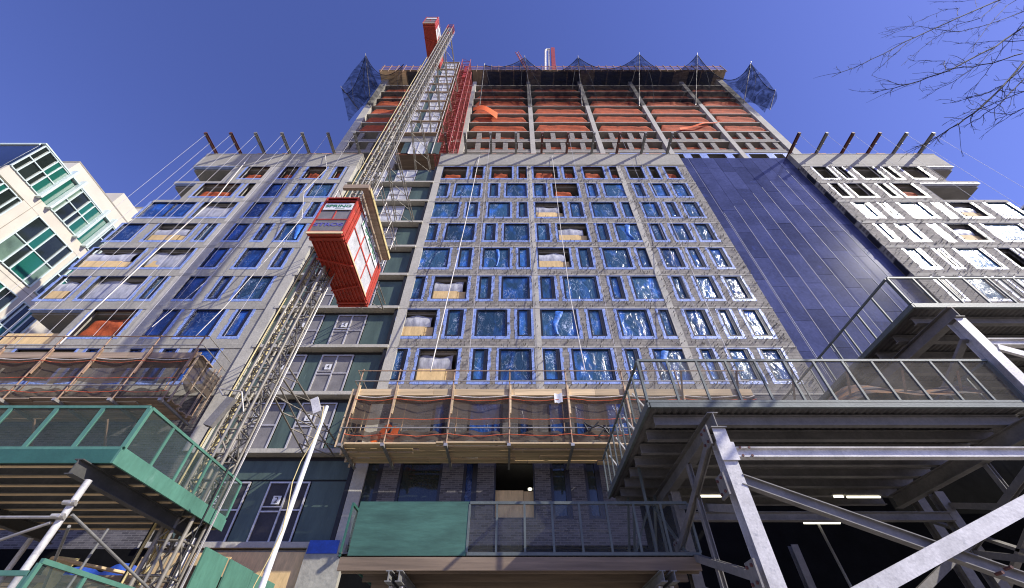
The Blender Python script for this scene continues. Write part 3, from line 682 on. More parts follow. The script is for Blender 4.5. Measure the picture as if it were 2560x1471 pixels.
ropeline([(1199, 389), (1163, 560), (1120, 740), (1076, 930)], 18.2, 16.0, .028, "thick white rope from the centre roof to the scaffold rail, by the boarded window")
ropeline([(1380, 389), (1400, 560), (1425, 740), (1463, 928)], 18.2, 16.0, .022, "white rope slanting right down the middle of the centre block")
ropeline([(1592, 388), (1680, 560), (1755, 735), (1830, 905)], 18.2, 16.2, .02, "white rope slanting down beside the right column of the centre block")
ropeline([(627, 388), (545, 490), (400, 620), (240, 770), (150, 860)], 18.2, 16.4, .035, "thick white rope slanting down the left wing to the scaffold")
ropeline([(813, 388), (817, 422), (760, 480), (755, 545), (700, 610), (560, 770), (480, 850)], 18.2, 16.6, .022, "kinked white rope caught on the left wing windows beside the hoist bay")
ropeline([(750, 400), (640, 560), (520, 700), (380, 818)], 18.2, 16.6, .018, "thin pale rope running down between the left wing windows")

# ================================================================== safety net on tower top
def nettop(px, Y): return Vector(wp(px[0], px[1], Y))
tops = [(853, 218, 21.5), (914, 138, 20.3), (1009, 161, 20.3), (1211, 163, 20.3), (1312, 144, 20.3), (1445, 144, 20.3), (1598, 136, 20.3), (1743, 137, 20.3), (1877, 158, 20.3), (1938, 226, 21.5)]
bots = [(896, 274, 23.1), (927, 268, 23.1), (1015, 262, 23.1), (1199, 266, 23.1), (1329, 266, 23.1), (1455, 266, 23.1), (1598, 266, 23.1), (1739, 264, 23.1), (1859, 260, 23.1), (1925, 275, 23.1)]
SN = thing("safety_net", "navy debris net strung on leaning poles around the unfinished tower top", "net", (TX[3], 22, TS[5]))
T3 = [Vector(wp(*t)) for t in tops]; B3 = [Vector(wp(*b)) for b in bots]
for i in range(len(T3)):
    if i in (2,): continue
    m = MB(); d = (T3[i] - B3[i]) * .04; m.tube(B3[i], T3[i] + d, .075, 6, .05); m.build("pole", "pipe", SN)
for i in range(len(T3) - 1):
    if i == 2: continue
    a, b, c, d = T3[i], T3[i + 1], B3[i], B3[i + 1]; span = (b - a).length
    sag = [3.2, 2.6, 0, .9, 2.6, 2.3, 3.0, 3.6, 1.2, 1.0][i]
    m = MB()
    def fn(u, v, a=a, b=b, c=c, d=d, sag=sag, i=i):
        top = a.lerp(b, u) + Vector((0, .6, -1)) * sag * 4 * u * (1 - u)
        bot = c.lerp(d, u) + Vector((0, 0, 1.5 * math.sin(u * 3.14)))
        p = top.lerp(bot, v); bul = math.sin(v * math.pi) * .8
        return p + Vector((.1 * math.sin(u * 9 + i) * math.sin(v * 5), -bul * (1 + .1 * math.sin(u * 11 + i * 2 + v * 6)), -.9 * math.sin(v * 3.14)))
    m.grid(fn, 14, 10); m.build("netting", "net", SN)
    m = MB(); pts = [fn(k / 12, 0) for k in range(13)]; m.path(pts, .05, 4); m.build("edge_rope", "netblack", SN)
    for u0, u1 in ((.03, .3), (.97, .75)):
        m = MB(); m.path([fn(u0 + (u1 - u0) * k / 8, k / 8) for k in range(9)], .025, 4); m.build("fold", "netblack", SN)
# corner flaps that hang beyond the tower
for (pa, pb, pc, pd) in (((853, 218, 21.5), (914, 138, 20.3), (872, 305, 23), (945, 215, 23.2)), ((1877, 158, 20.3), (1938, 226, 21.5), (1835, 215, 23.2), (1912, 282, 23))):
    a, b, c, d = map(lambda t: Vector(wp(*t)), (pa, pb, pc, pd)); m = MB()
    def fn(u, v): p = a.lerp(b, u).lerp(c.lerp(d, u), v); return p + Vector((0, -.9 * math.sin(v * 3.14) * math.sin(u * 3.14) + .06 * math.sin(u * 9 + v * 4), -.8 * math.sin(u * 3.14) * (1 - v)))
    m.grid(fn, 12, 10); m.build("netting", "net", SN)
    for k in (.3, .7):
        m = MB(); m.path([fn(k + .06 * math.sin(j * .7), j / 8) for j in range(9)], .022, 4); m.build("fold", "netblack", SN)

# ================================================================== common tower with gates above the roof
CT = thing("landing_tower", "stacked hoist landings with green boards and pale gates beside red stair scaffold above the roof", "scaffold", (-10, 18.2, 40))
CX0, CX1 = -12.6, -7.95
lv = [44.1 + 3.02 * i for i in range(8)]
for z in lv + [68.3]: MB().box(CX0, CX1, 18.15, YT - .15, z - .16, z).build("landing_deck", "lumberd", CT)
for z in lv:
    m = MB(); m.box(CX0, -11.85, 18.3, 18.34, z, z + 2.5); m.box(-10.6, -10.0, 18.3, 18.34, z, z + 2.7); m.build("green_board", "greendark", CT)
    for a, b in ((-11.8, -10.65), (-9.95, -8.3)):
        g = MB(); w = b - a
        for x in (a, a + w / 2, b): g.box(x - .04, x + .04, 18.2, 18.26, z + .02, z + 2.5)
        for zz in (z + .06, z + 1.3, z + 2.46): g.box(a + .04, a + w / 2 - .04, 18.2, 18.26, zz - .05, zz + .05); g.box(a + w / 2 + .04, b - .04, 18.2, 18.26, zz - .05, zz + .05)
        go = g.build("landing_gate", "alu", CT); MB().box(a, b, 18.27, 18.29, z + .03, z + 2.45).build("mesh_infill", "meshpale", go)
m = MB()
for x in (CX0 + .05, CX1 - .05):
    for y in (18.25, YT - .3): m.tube((x, y, ROOF), (x, y, 68.6), .06, 6)
m.build("upright", "pipe", CT)
m = MB(); m.box(CX0, CX1, 18.5, 18.6, ROOF + 3.2, 43.9); m.build("back_board", "interior", CT)
m = MB(); m.box(-13.0, -12.2, 18.3, 18.34, ROOF + .1, ROOF + 2.6); m.box(-11.0, -10.3, 18.3, 18.34, ROOF + .1, ROOF + 2.6); m.box(-8.6, -7.3, 18.3, 18.34, ROOF + .1, ROOF + 2.6); m.build("green_board", "greendark", CT)
g = MB(); a, b, z = -10.25, -8.65, ROOF + .05
for x in (a, (a + b) / 2, b): g.box(x - .04, x + .04, 18.2, 18.26, z, z + 2.6)
go = g.build("landing_gate", "alu", CT); MB().box(a, b, 18.27, 18.29, z, z + 2.6).build("mesh_infill", "meshpale", go)
# red stair scaffold
RS = thing("stair_scaffold", "red lattice stair scaffold rising beside the landing tower", "scaffold", (-7, 20, ROOF))
for k, (x0, x1) in enumerate(((-7.75, -6.55),)):
    ys = [18.4, 20.2, 22.0]
    for x in (x0, x1):
        for y in ys: MB().tube((x, y, ROOF), (x, y, 70.5), .05, 6).build("upright", "redsteel", RS)
    m = MB(); z = ROOF
    i = 0
    while z < 70:
        for x in (x0, x1):
            m.tube((x, ys[0], z), (x, ys[2], z), .022, 4)
            m.tube((x, ys[0], z + .5), (x, ys[2], z + .5), .02, 4)
            m.tube((x, ys[i % 2], z), (x, ys[(i + 1) % 2], z + 1.5), .02, 4); m.tube((x, ys[1 + i % 2], z), (x, ys[2 - i % 2], z + 1.5), .02, 4)
        for y in ys: m.tube((x0, y, z), (x1, y, z), .028, 4); m.tube((x0, y, z + (0 if i % 2 else 1.5)), (x1, y, z + (1.5 if i % 2 else 0)), .02, 4)
        z += 1.5; i += 1
    m.build("ledger", "redsteel", RS)
    z = ROOF; i = 0
    while z < 68:
        m = MB()
        y0, y1 = (18.7, 21.7) if i % 2 else (21.7, 18.7)
        for s in range(9): yy = y0 + (y1 - y0) * s / 9; m.box(x0 + .3, x1 - .3, yy - .05, yy + .05, z + s * .222, z + s * .222 + .03)
        for xx in (x0 + .29, x1 - .29): m.bar((xx, y0, z - .05), (xx, y1, z + 1.95), .03, .1)
        m.build("stair_flight", "redsteel", RS); z += 2.0; i += 1
    MB().box(x0 + .45, x1 - .35, 18.9, 18.98, 64, 69.2).build("banner", "red", RS)

# ================================================================== hoist
HM = thing("hoist_mast", "tall latticed hoist mast with yellow pipes running past the left side of the centre", "mast", (-8.9, 12.1, 0))
zb, ztop_ = 0.2, 58.0
def mx(z): return -8.78 + 1.15 * (z / 58.0) ** 1.3
def mp_(dx, dy, z): return Vector((mx(z) + dx, 12.1 + dy, z))
w = .33
zs = []; z = zb
while z < ztop_: zs.append(z); z += .75
for sx in (-1, 1):
    for sy in (-1, 1):
        m = MB(); m.path([mp_(sx * w, sy * w, zz) for zz in zs[::4] + [zs[-1]]], .055, 6); m.build("chord", "mast", HM)
m = MB()
for i in range(len(zs) - 1):
    a, b = zs[i], zs[i + 1]
    cs = [(-w, -w), (w, -w), (w, w), (-w, w)]
    for j in range(4):
        p, q = cs[j], cs[(j + 1) % 4]
        m.tube(mp_(*p, a), mp_(*q, a), .03, 4)
        if i % 2: p, q = q, p
        m.tube(mp_(*p, a), mp_(*q, b), .03, 4)
m.build("lattice", "mast", HM)
m = MB(); m.path([mp_(0, -w - .06, zz) for zz in zs[::6] + [zs[-1]]], .05, 4); m.path([mp_(.0, w + .06, zz) for zz in zs[::6] + [zs[-1]]], .05, 4); m.build("rack", "galvd", HM)
for k, (dx, dy, rr) in enumerate(((-.55, .25, .045), (-.7, .3, .045), (-.86, .05, .035), (-.62, -.25, .035), (-.45, -.1, .03), (.46, .3, .03), (-.78, -.12, .025))):
    m = MB(); m.path([mp_(dx, dy, zz) for zz in [zs[0]] + zs[6::8] if zz < 52] , rr, 6); m.build("riser_pipe", "yellow" if k in (0, 1, 3) else ("pipe" if k < 6 else "black"), HM)
for dx, dy in ((.5, -.2), (.62, .1)):
    m = MB(); m.path([mp_(dx, dy, zz) for zz in zs[::8] + [zs[-1]]], .022, 5); m.build("cable", "black" if dx < .6 else "pipe", HM)
m = MB()
for sx in (-1, 1):
    for sy in (-1, 1): m.tube(mp_(sx * w, sy * w, 58.0), mp_(sx * w, sy * w, 59.6), .05, 5)
for zz in (58.0, 58.5, 59, 59.6):
    for p, q in (((-w, -w), (w, -w)), ((w, -w), (w, w)), ((w, w), (-w, w)), ((-w, w), (-w, -w))): m.tube(mp_(*p, zz), mp_(*q, zz), .035, 4)
m.build("mast_top", "redsteel", HM)
for zz in (10.1, 19.1, 28.1, 36.0, 44.1, 50.1, 56.2):
    yb = YW - .15 if zz < 38 or zz > 43 else YW - .05
    m = MB(); a, b = mp_(-w, w, zz), mp_(w, w, zz); c, d = Vector((a.x - .35, yb, zz - .4)), Vector((b.x + .3, yb, zz - .4))
    for dz in (0, .5):
        m.tube(a + Vector((0, 0, dz)), c + Vector((0, 0, dz)), .035, 5); m.tube(b + Vector((0, 0, dz)), d + Vector((0, 0, dz)), .035, 5)
    n = 5
    for i in range(n):
        p0, p1 = a.lerp(c, i / n), b.lerp(d, (i + 1) / n); m.tube(p0, p1, .025, 4); m.tube(a.lerp(c, i / n), a.lerp(c, (i + 1) / n) + Vector((0, 0, .5)), .02, 4); m.tube(b.lerp(d, i / n), b.lerp(d, (i + 1) / n) + Vector((0, 0, .5)), .02, 4)
    m.build("wall_tie", "mast", HM)
def hoist_car(x0, x1, y0, y1, z0, h, label, side, detail):
    t = thing("hoist_car", label, "construction hoist", ((x0 + x1) / 2, y0, z0), "hoist cars on the mast")
    z1 = z0 + h
    m = MB(); m.box(x0, x1, y0, y1, z0, z0 + .06)
    m.build("floor_pan", "red", t)
    m = MB(); n = 8
    for i in range(n + 1): x = x0 + .05 + (x1 - x0 - .1) * i / n; m.box(x - .018, x + .018, y0 + .45, y1 - .3, z0 - .06, z0 - .001)
    for (ya, yb) in ((y0 + .0, y0 + .12), (y0 + .22, y0 + .34), (y1 - .12, y1), (y1 - .32, y1 - .22)): m.box(x0, x1, ya, yb, z0 - .1, z0 - .001)
    m.bar((x0 - .05, y0 + 1.3, z0 - .09), (x1, y0 + 1.75, z0 - .09), .06, .06); m.bar((x0, y0 + 3.2, z0 - .09), (x1 - .1, y0 + 2.9, z0 - .09), .06, .06)
    m.build("floor_rib", "red", t)
    MB().box(x0 - .03, x1 + .03, y0 - .04, y0 - .005, z0 - .1, z0 + .02).build("front_sill", "lumber", t)
    m = MB()   # front end frame
    for x in (x0, x1): m.box(x - .035, x + .035, y0 - .03, y0 + .04, z0 + .03, z1)
    for z in (z0 + .06, z0 + .92, z1 - .62, z1 - .02, z1 - .28): m.box(x0 + .035, x1 - .035, y0 - .02, y0 + .03, z - .03, z + .03)
    m.box((x0 + x1) / 2 - .02, (x0 + x1) / 2 + .02, y0 - .015, y0 + .03, z0 + .95, z1 - .65); fr = m.build("front_frame", "red", t)
    MB().box(x0 + .04, x1 - .04, y0 + .005, y0 + .02, z0 + .1, z0 + .88).build("front_panel", "galvd", t)
    MB().box(x0 + .04, x1 - .04, y0 + .01, y0 + .02, z0 + .95, z1 - .66).build("front_mesh", "meshgrey", t)
    b = MB(); b.box(x0 + .1, x1 - .06, y0 - .045, y0 - .03, z1 - 1.02, z1 - .52); bo = b.build("sign", "white", t)
    cxm = (x0 + x1) / 2 + .02
    if detail:
        text("SPRING", (cxm, y0 - .052, z1 - .75), (1, 0, 0), (0, 0, 1), .27, "ltgreen", bo, bold=.02, stretch=1.25)
        MB().box(cxm - .12, cxm + .3, y0 - .05, y0 - .046, z1 - .93, z1 - .9).build("underline", "ltgreen", bo)
        text("STROS", (cxm - .05, y0 - .004, z0 + .55), (1, 0, 0), (0, 0, 1), .3, "ltblue", t, bold=.025, stretch=1.4)
    # side wall facing the street end (right side)
    m = MB(); X = x1
    for (ya, yb) in ((y0 + .02, y0 + .22), (y0 + .27, y0 + .44), (y0 + .49, y0 + .62), (y1 - .2, y1 - .02), (y1 - .4, y1 - .24), (y1 - .6, y1 - .44)): m.box(X - .02, X + .02, ya, yb, z0 + .02, z1)
    for z in (z0 + .04, z1 - .04, z0 + 1.25): m.box(X - .015, X + .012, y0 + .62, y1 - .6, z - .04, z + .04)
    for y in (y0 + 1.65, y0 + 2.7): m.box(X - .015, X + .01, y - .03, y + .03, z0 + .08, z1 - .5)
    m.build("side_frame", "red", t)
    MB().box(X - .035, X - .02, y0 + .5, y1 - .5, z0 + .05, z1 - .02).build("side_panel", "meshpale", t)
    MB().box(X + .013, X + .03, y0 + .64, y1 - .62, z0 + .0, z0 + .1).build("side_sill", "lumber", t)
    b = MB(); b.box(X + .014, X + .024, y0 + 1.0, y1 - .65, z1 - .62, z1 - .05); bo = b.build("sign", "white", t)
    if detail: text("SPRING", (X + .028, (y0 + y1) / 2 + .2, z1 - .34), (0, 1, 0), (0, 0, 1), .44, "ltgreen", bo, bold=.02, stretch=1.3)
    if detail: MB().box(X + .0241, X + .026, y0 + 1.05, y0 + 1.15, z1 - .6, z1 - .1).build("sign_stripe", "ltgreen", bo)
    m = MB(); m.box(x0 - .02, x0 + .02, y0 + .04, y1, z0 + .07, z1); m.build("side_wall", "red", t)
    m = MB(); m.box(x0, x1, y1 - .03, y1, z0 + .07, z1); m.build("end_wall", "red", t)
    m = MB(); m.box(x0, x1, y0, y1, z1 + .01, z1 + .05); m.build("roof", "redsteel", t)
    m = MB()
    for x in (x0 + .1, x1 + .1 if detail else x1 - .1):
        for i in range(5): y = y0 + .2 + i * (y1 - y0 - .4) / 4; m.tube((x, y, z1 + .05), (x, y, z1 + 1.1), .02, 5)
        m.tube((x, y0 + .2, z1 + 1.1), (x, y1 - .2, z1 + 1.1), .022, 5); m.tube((x, y0 + .2, z1 + .6), (x, y1 - .2, z1 + .6), .02, 5)
    m.build("guard_rail", "pipe", t)
    return t
CAR = hoist_car(-8.4, -7.0, 10.0, 14.3, 13.74 + CAMZ, 2.62, "large red hoist car with white sign boards, low on the mast", 1, True)
z = 16.36 + CAMZ
m = MB(); m.box(-6.8, -6.52, 9.7, 13.75, z + .12, z + .16); m.box(-6.52, -6.48, 9.7, 13.75, z + .16, z + .36); m.box(-6.9, -6.86, 9.95, 13.75, z - .02, z + .25); m.box(-7.65, -6.5, 9.55, 9.69, z + .1, z + .4)
m.build("timber_platform", "lumberd", CAR)  # platform's shade painted in by the darker lumber
MB().box(-6.47, -6.45, 9.7, 13.75, z + .14, z + .34).build("platform_edge", "yellow", CAR)
m = MB()
for y in (10.1, 11.0, 12.1, 13.1): m.tube((-7.0, y, z + .05), (-6.2, y + .15, z + .6), .025, 5); m.tube((-6.3, y, z + .2), (-6.25, y, z + 1.2), .022, 5)
m.tube((-6.25, 9.9, z + 1.2), (-6.25, 13.6, z + 1.2), .022, 5); m.tube((-6.25, 9.9, z + .8), (-6.25, 13.6, z + .8), .022, 5); m.build("bracket", "pipe", CAR)
hoist_car(-9.45, -8.2, 10.0, 14.3, 50 + CAMZ, 2.8, "small looking red hoist car high above the roofline at the mast top", -1, False)

# ================================================================== suspended scaffolds
def scaffold(X0, X1, posts, z0, label, dim, endret):
    Yf, Yb = 16.05, 18.1; t = thing("suspended_scaffold", label, "scaffold", ((X0 + X1) / 2, 17, z0), "suspended scaffold platforms")
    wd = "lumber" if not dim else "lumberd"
    y = Yf - .05; i = 0
    mbs = {}
    while y < Yb - .2:
        x = X0 + random.uniform(-.15, .35); k = 0
        while x < X1 - .2:
            L_ = random.uniform(2.6, 4.9); e = min(x + L_, X1 + random.uniform(-.2, .2)); zz = z0 + random.choice((0, .03, .07)) + i % 2 * .01
            mm = MB(); mbs.setdefault((i, k), mm); mm.box(x, e - .015, y, y + .255, zz, zz + .05); x = e; k += 1
        y += .285; i += 1
    for mm in mbs.values(): mm.build("plank", wd, t)
    for x in posts:
        m = MB(); m.bar((x + .02, Yf - .15, z0 - .08), (x - .02, Yb + .05, z0 - .08), .09, .1); m.build("bracket_beam", "greysteel", t)
        m = MB(); m.tube((x, Yf - .08, z0 - .12), (x, Yf - .08, z0 + 3.6), .035, 6); m.build("post", "rustpole", t)
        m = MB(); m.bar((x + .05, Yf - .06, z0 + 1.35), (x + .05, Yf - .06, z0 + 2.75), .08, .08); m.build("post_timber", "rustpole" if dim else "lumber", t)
        m = MB(); m.box(x - .07, x + .07, Yf - .22, Yf - .02, z0 - .14, z0 - .02); m.build("foot_clamp", "pipe", t)
        m = MB(); m.tube((x, Yb - .1, z0), (x, Yb - .1, z0 + 3.2), .03, 5); m.build("rear_post", "rustpole", t)
    for dz in (3.5, 2.95): m = MB(); m.tube((X0, Yf - .12, z0 + dz), (X1, Yf - .12, z0 + dz), .028, 5); m.build("guard_rail", "pipe" if dz < 3.2 else "rustpole", t)
    m = MB(); m.tube((X0, Yf - .12, z0 + .68), (X1, Yf - .12, z0 + .68), .026, 5); m.build("guard_rail", "pipe", t)
    x = X0
    while x < X1: e = min(x + 3.6, X1); m = MB(); m.box(x, e - .01, Yf - .02 + random.uniform(0, .02), Yf + .03, z0 + 2.28, z0 + 2.6); m.build("fascia_board", wd, t); x = e
    m = MB(); m.box(X0 + .1, X1 - .1, Yf + .3, Yf + 1.3, z0 + 2.62, z0 + 2.67); m.build("upper_plank", wd, t)
    ps = [X0] + list(posts) + [X1]
    for i in range(len(ps) - 1):
        a, b = ps[i], ps[i + 1]
        if b - a < .4: continue
        m = MB()
        def fn(u, v, a=a, b=b): return (a + u * (b - a), Yf + .03 + .12 * math.sin(u * 3.14) * math.sin(v * 2.6) + .008 * math.sin(u * 17), z0 + 2.27 - (1.25 + .12 * math.sin(u * 3.14)) * v)
        m.grid(fn, 14, 7); m.build("shade_net", "shade", t)
        m = MB()
        def fn2(u, v, a=a, b=b): return (a + u * (b - a), Yf + .05 + .05 * math.sin(u * 15), z0 + .12 + .14 * math.sin(u * 3.14) + .42 * v - .1 * abs(math.sin(u * 8)))
        m.grid(fn2, 14, 3); m.build("toe_net", "shade", t)
        for dz, sg in ((2.05, .1), (1.12, .05), (.42, .09)):
            m = MB(); m.path([(a + (b - a) * k / 8, Yf - .1, z0 + dz - sg * math.sin(k / 8 * 3.14) + random.uniform(-.02, .02)) for k in range(9)], .016, 4); m.build("safety_line", "orangerope", t)
        m = MB(); m.path([(a + (b - a) * k / 8, Yf - .03, z0 + 2.25 - .1 * math.sin(k / 8 * 3.14)) for k in range(9)], .03, 4); m.build("white_hem", "rope", t)
    X = X1 if endret > 0 else X0
    m = MB()
    for yy in (Yf, Yf + .7, Yf + 1.4, Yb - .1): m.bar((X, yy, z0 - .1), (X, yy, z0 + 2.6), .08, .05)
    m.build("end_post", wd, t)
    m = MB(); m.grid(lambda u, v: (X + .05 * math.sin(u * 9), Yf + u * 2.0, z0 + 2.4 - (1.4 + .3 * math.sin(u * 6)) * v), 10, 5); m.build("shade_net", "shade", t)
    for dz in (3.5, 2.95, 1.2): m = MB(); m.tube((X, Yf - .1, z0 + dz), (X, Yb, z0 + dz), .026, 5); m.build("end_rail", "pipe", t)
    return t
scaffold(-7.2, 10.6, [-6.98, -5.28, -2.75, -.22, 2.33, 4.9, 7.4, 9.9], 9.25, "timber scaffold platform across the centre block with netting and orange lines", False, -1)
scaffold(-33, -15.15, [-32.0, -29.6, -27.2, -24.8, -22.4, -20.0, -17.6, -15.4], 11.3, "dark netted scaffold platform across the left wing above the green shed", True, 1)
m = MB(); m.bar((-5.9, 16.4, 9.5), (-5.3, 16.4, 10.3), .07, .25); m.bar((-5.2, 16.4, 9.5), (-5.0, 16.4, 10.2), .07, .25); m.bar((-6.0, 16.4, 9.75), (-4.9, 16.4, 9.85), .05, .2)
single(m, "barrier", "orangeb", "orange folded barrier lying on the centre scaffold planks", "barrier")

# ================================================================== sheds
def corrugated(mb, x0, x1, y0, y1, z, pitch=.16, amp=.03):
    n = int((x1 - x0) / pitch * 4); vs = []; fs = []
    prof = [0, amp, amp, 0]
    for i in range(n + 1):
        x = x0 + (x1 - x0) * i / n; zz = z + prof[i % 4]
        vs += [(x, y0, zz), (x, y1, zz)]
    for i in range(n): fs.append((2 * i, 2 * i + 1, 2 * i + 3, 2 * i + 2))
    mb.add(vs, fs); mb.box(x0, x1, y0 + .01, y1 - .01, z + .05, z + .09)
def fence(t, p, q, z0, z1, n, fm, mm, pw_=.05, brace=True):
    p, q = Vector(p), Vector(q); d = (q - p)
    for z, h in ((z0 + .03, .06), (z1 - .03, .06)): m = MB(); m.bar((p.x, p.y, z), (q.x, q.y, z), .05, h); m.build("rail", fm, t)
    nrm = Vector((-d.y, d.x, 0)).normalized()
    for i in range(n + 1):
        a = p + d * i / n; m = MB(); m.bar((a.x, a.y, z0 + .06), (a.x, a.y, z1 - .06), pw_, .04, (nrm.x, nrm.y, 0)); m.build("stanchion", fm, t)
    m = MB(); m.grid(lambda u, v: (p.x + d.x * u, p.y + d.y * u, z0 + .05 + (z1 - z0 - .1) * v), 2, 2); m.build("mesh_panel", mm, t)
def kickers(t, p, q, z0, z1, n, inward, mname):
    p, q = Vector(p), Vector(q)
    for i in range(n):
        a = p.lerp(q, (i + .5) / n); m = MB(); m.bar((a.x, a.y, z1 - .2), (a.x + inward[0], a.y + inward[1], z0 + .05), .035, .035); m.build("fence_brace", mname, t)
def column(t, x, y, z0, z1, s=.25, m_="galv", up=(0, 1, 0)):
    m = MB(); m.ibeam((x, y, z0), (x, y, z1), s, s, up); return m.build("column", m_, t)
# lower right shed
DZ = 6.35
SR = thing("sidewalk_shed", "grey steel sidewalk shed with see-through mesh fence, in front of the right block's base", "sidewalk shed", (7, 10, 0), "sidewalk sheds")
m = MB(); corrugated(m, 3.0, 11.4, 8.2, 13.6, DZ); m.build("deck", "deckmetal", SR)
MB().box(2.97, 11.42, 8.12, 8.18, DZ - .02, DZ + .09).build("edge_angle", "greengrey", SR)
MB().box(2.93, 2.99, 8.12, 13.62, DZ - .02, DZ + .09).build("edge_angle", "greengrey", SR)
for i in range(8):
    y = 8.5 + i * .7; m = MB(); m.ibeam((3.12, y, DZ - .15), (11.3, y, DZ - .15), .14, .24); m.build("joist", "galvd", SR)
for x in (4.15, 10.95): m = MB(); m.ibeam((x, 7.85, DZ - .46), (x, 12.6, DZ - .46), .22, .34); m.build("header_beam", "galvd", SR)
fence(SR, (2.96, 8.15, 0), (11.4, 8.15, 0), DZ + .1, DZ + 1.28, 12, "greengrey", "wiredirty")
fence(SR, (2.96, 8.2, 0), (2.96, 13.6, 0), DZ + .1, DZ + 1.28, 9, "greengrey", "wire")
fence(SR, (11.4, 8.2, 0), (11.4, 10.8, 0), DZ + .1, DZ + 1.28, 4, "greengrey", "wire")
kickers(SR, (3.3, 8.2, 0), (11.2, 8.2, 0), DZ + .1, DZ + 1.2, 6, (0, .6), "rustpole"); kickers(SR, (3.0, 8.6, 0), (3.0, 13.4, 0), DZ + .1, DZ + 1.2, 4, (.5, 0), "rope")
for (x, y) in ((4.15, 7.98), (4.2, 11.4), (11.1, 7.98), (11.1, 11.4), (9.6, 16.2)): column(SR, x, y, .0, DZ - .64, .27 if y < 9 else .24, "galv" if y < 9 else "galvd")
for x in (4.15, 11.1):
    for (a, b) in (((7.98, 5.55), (11.3, 4.4)), ((11.3, 4.3), (8.1, 3.2)), ((8.1, 2.9), (11.3, 1.6))):
        m = MB(); m.ibeam((x - .16, a[0], a[1]), (x - .16, b[0], b[1]), .14, .12, (1, 0, 0)); m.build("bent_brace", "galvd", SR)
    m = MB(); m.ibeam((x - .1, 9.6, 5.7), (x - .1, 9.7, 0), .12, .1, (1, 0, 0)); m.build("bent_post", "galvd", SR)
    m = MB(); m.ibeam((x + .1, 8.0, 4.2), (x + .1, 11.4, 5.4), .14, .12, (1, 0, 0)); m.build("bent_brace", "galvd", SR)
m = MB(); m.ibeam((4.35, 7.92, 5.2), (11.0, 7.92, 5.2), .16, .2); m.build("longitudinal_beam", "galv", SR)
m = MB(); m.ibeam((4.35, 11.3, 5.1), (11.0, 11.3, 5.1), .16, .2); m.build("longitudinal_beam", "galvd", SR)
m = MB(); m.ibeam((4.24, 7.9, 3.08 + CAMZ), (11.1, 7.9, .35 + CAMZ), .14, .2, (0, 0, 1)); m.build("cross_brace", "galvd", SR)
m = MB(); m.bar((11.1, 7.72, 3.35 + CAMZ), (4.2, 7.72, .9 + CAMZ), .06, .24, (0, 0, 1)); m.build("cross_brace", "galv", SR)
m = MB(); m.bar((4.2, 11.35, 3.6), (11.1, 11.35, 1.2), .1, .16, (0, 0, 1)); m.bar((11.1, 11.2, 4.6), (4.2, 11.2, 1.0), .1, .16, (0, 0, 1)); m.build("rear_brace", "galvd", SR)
for k, (x, y) in enumerate(((6.3, 12.5), (7.4, 14.5), (9.0, 13.5))): m = MB(); m.tube((x, y, 6.2), (x + .3, y, 0), .04, 6); m.build("prop", "greysteel", SR)
m = MB(); m.tube((4.5, 13.4, 3.6), (12, 13.4, 3.6), .03, 6); m.build("conduit", "pipe", SR)
for (x, y, z) in ((4.15, 7.98, 5.55), (4.15, 7.98, 3.2), (4.15, 7.98, 4.6), (4.2, 11.4, 4.4), (4.2, 11.4, 1.6), (11.1, 7.98, 5.5), (11.1, 7.98, 3.2), (11.1, 11.4, 4.4)):
    m = MB(); m.box(x - .27, x - .235, y - .17, y + .17, z - .2, z + .2); gp = m.build("gusset_plate", "galvd", SR)
    m = MB()
    for a, b in ((-.09, -.12), (.09, -.12), (-.09, .12), (.09, .12)): m.tube((x - .3, y + a, z + b), (x - .27, y + a, z + b), .028, 6)
    m.build("bolts", "rust", gp)
for x in (4.15, 11.1):
    m = MB(); m.box(x - .16, x + .16, 7.8, 8.15, DZ - .655, DZ - .633); gp = m.build("cap_plate", "galvd", SR)
    m = MB(); m.box(x - .17, x + .17, 7.8, 7.83, 5.02, 5.38); m.build("splice_plate", "galv", SR)
m = MB()
for (x, z) in ((4.42, 5.28), (4.42, 5.12), (4.6, 5.28), (4.6, 5.12), (7.7, 3.18), (7.9, 3.25)): m.tube((x, 7.7 if z < 4 else 7.82, z), (x, 7.84, z), .025, 6)
m.build("bolt_head", "rust", SR)
# tarpaulin heap on it
m = MB()
def fn(u, v):
    ph = min(1, u * 3.2); return (7.3 + u * 3.6, 8.35 + v * 1.5 - .15 * math.sin(v * 3.1), DZ + .1 + (1.0 + .12 * math.sin(u * 7) + .05 * math.sin(u * 31 + v * 9)) * ph ** .8 * math.sin(min(1, .12 + v * .9) * 1.57) ** .6)
m.grid(fn, 30, 14); single(m, "tarpaulin", "tarp", "stained brown tarpaulin heaped behind the shed's mesh fence", "tarpaulin")
# upper right shed
DU = 9.5
SU = thing("sidewalk_shed", "higher steel sidewalk shed with open mesh fence, farthest right", "sidewalk shed", (15, 10, 0), "sidewalk sheds")
m = MB(); corrugated(m, 11.1, 34, 8.35, 17.4, DU); m.build("deck", "deckmetal", SU)  # deck lengthened past the joists to block sun from the podium wall
MB().box(11.05, 26, 8.25, 8.33, DU - .02, DU + .09).build("edge_angle", "greengrey", SU); MB().box(11.0, 11.07, 8.25, 17.4, DU - .02, DU + .09).build("edge_angle", "greengrey", SU)
for i in range(11):
    y = 8.7 + i * .8; m = MB(); m.ibeam((11.2, y, DU - .15), (26, y, DU - .15), .14, .24); m.build("joist", "galvd", SU)
fence(SU, (11.08, 8.3, 0), (26, 8.3, 0), DU + .1, DU + 1.25, 20, "greengrey", "wiredirty")
fence(SU, (11.08, 8.35, 0), (11.08, 17.4, 0), DU + .1, DU + 1.25, 12, "greengrey", "wire")
m = MB(); m.ibeam((11.6, 7.95, DU - .46), (11.6, 17, DU - .46), .24, .34); m.build("header_beam", "galvd", SU)
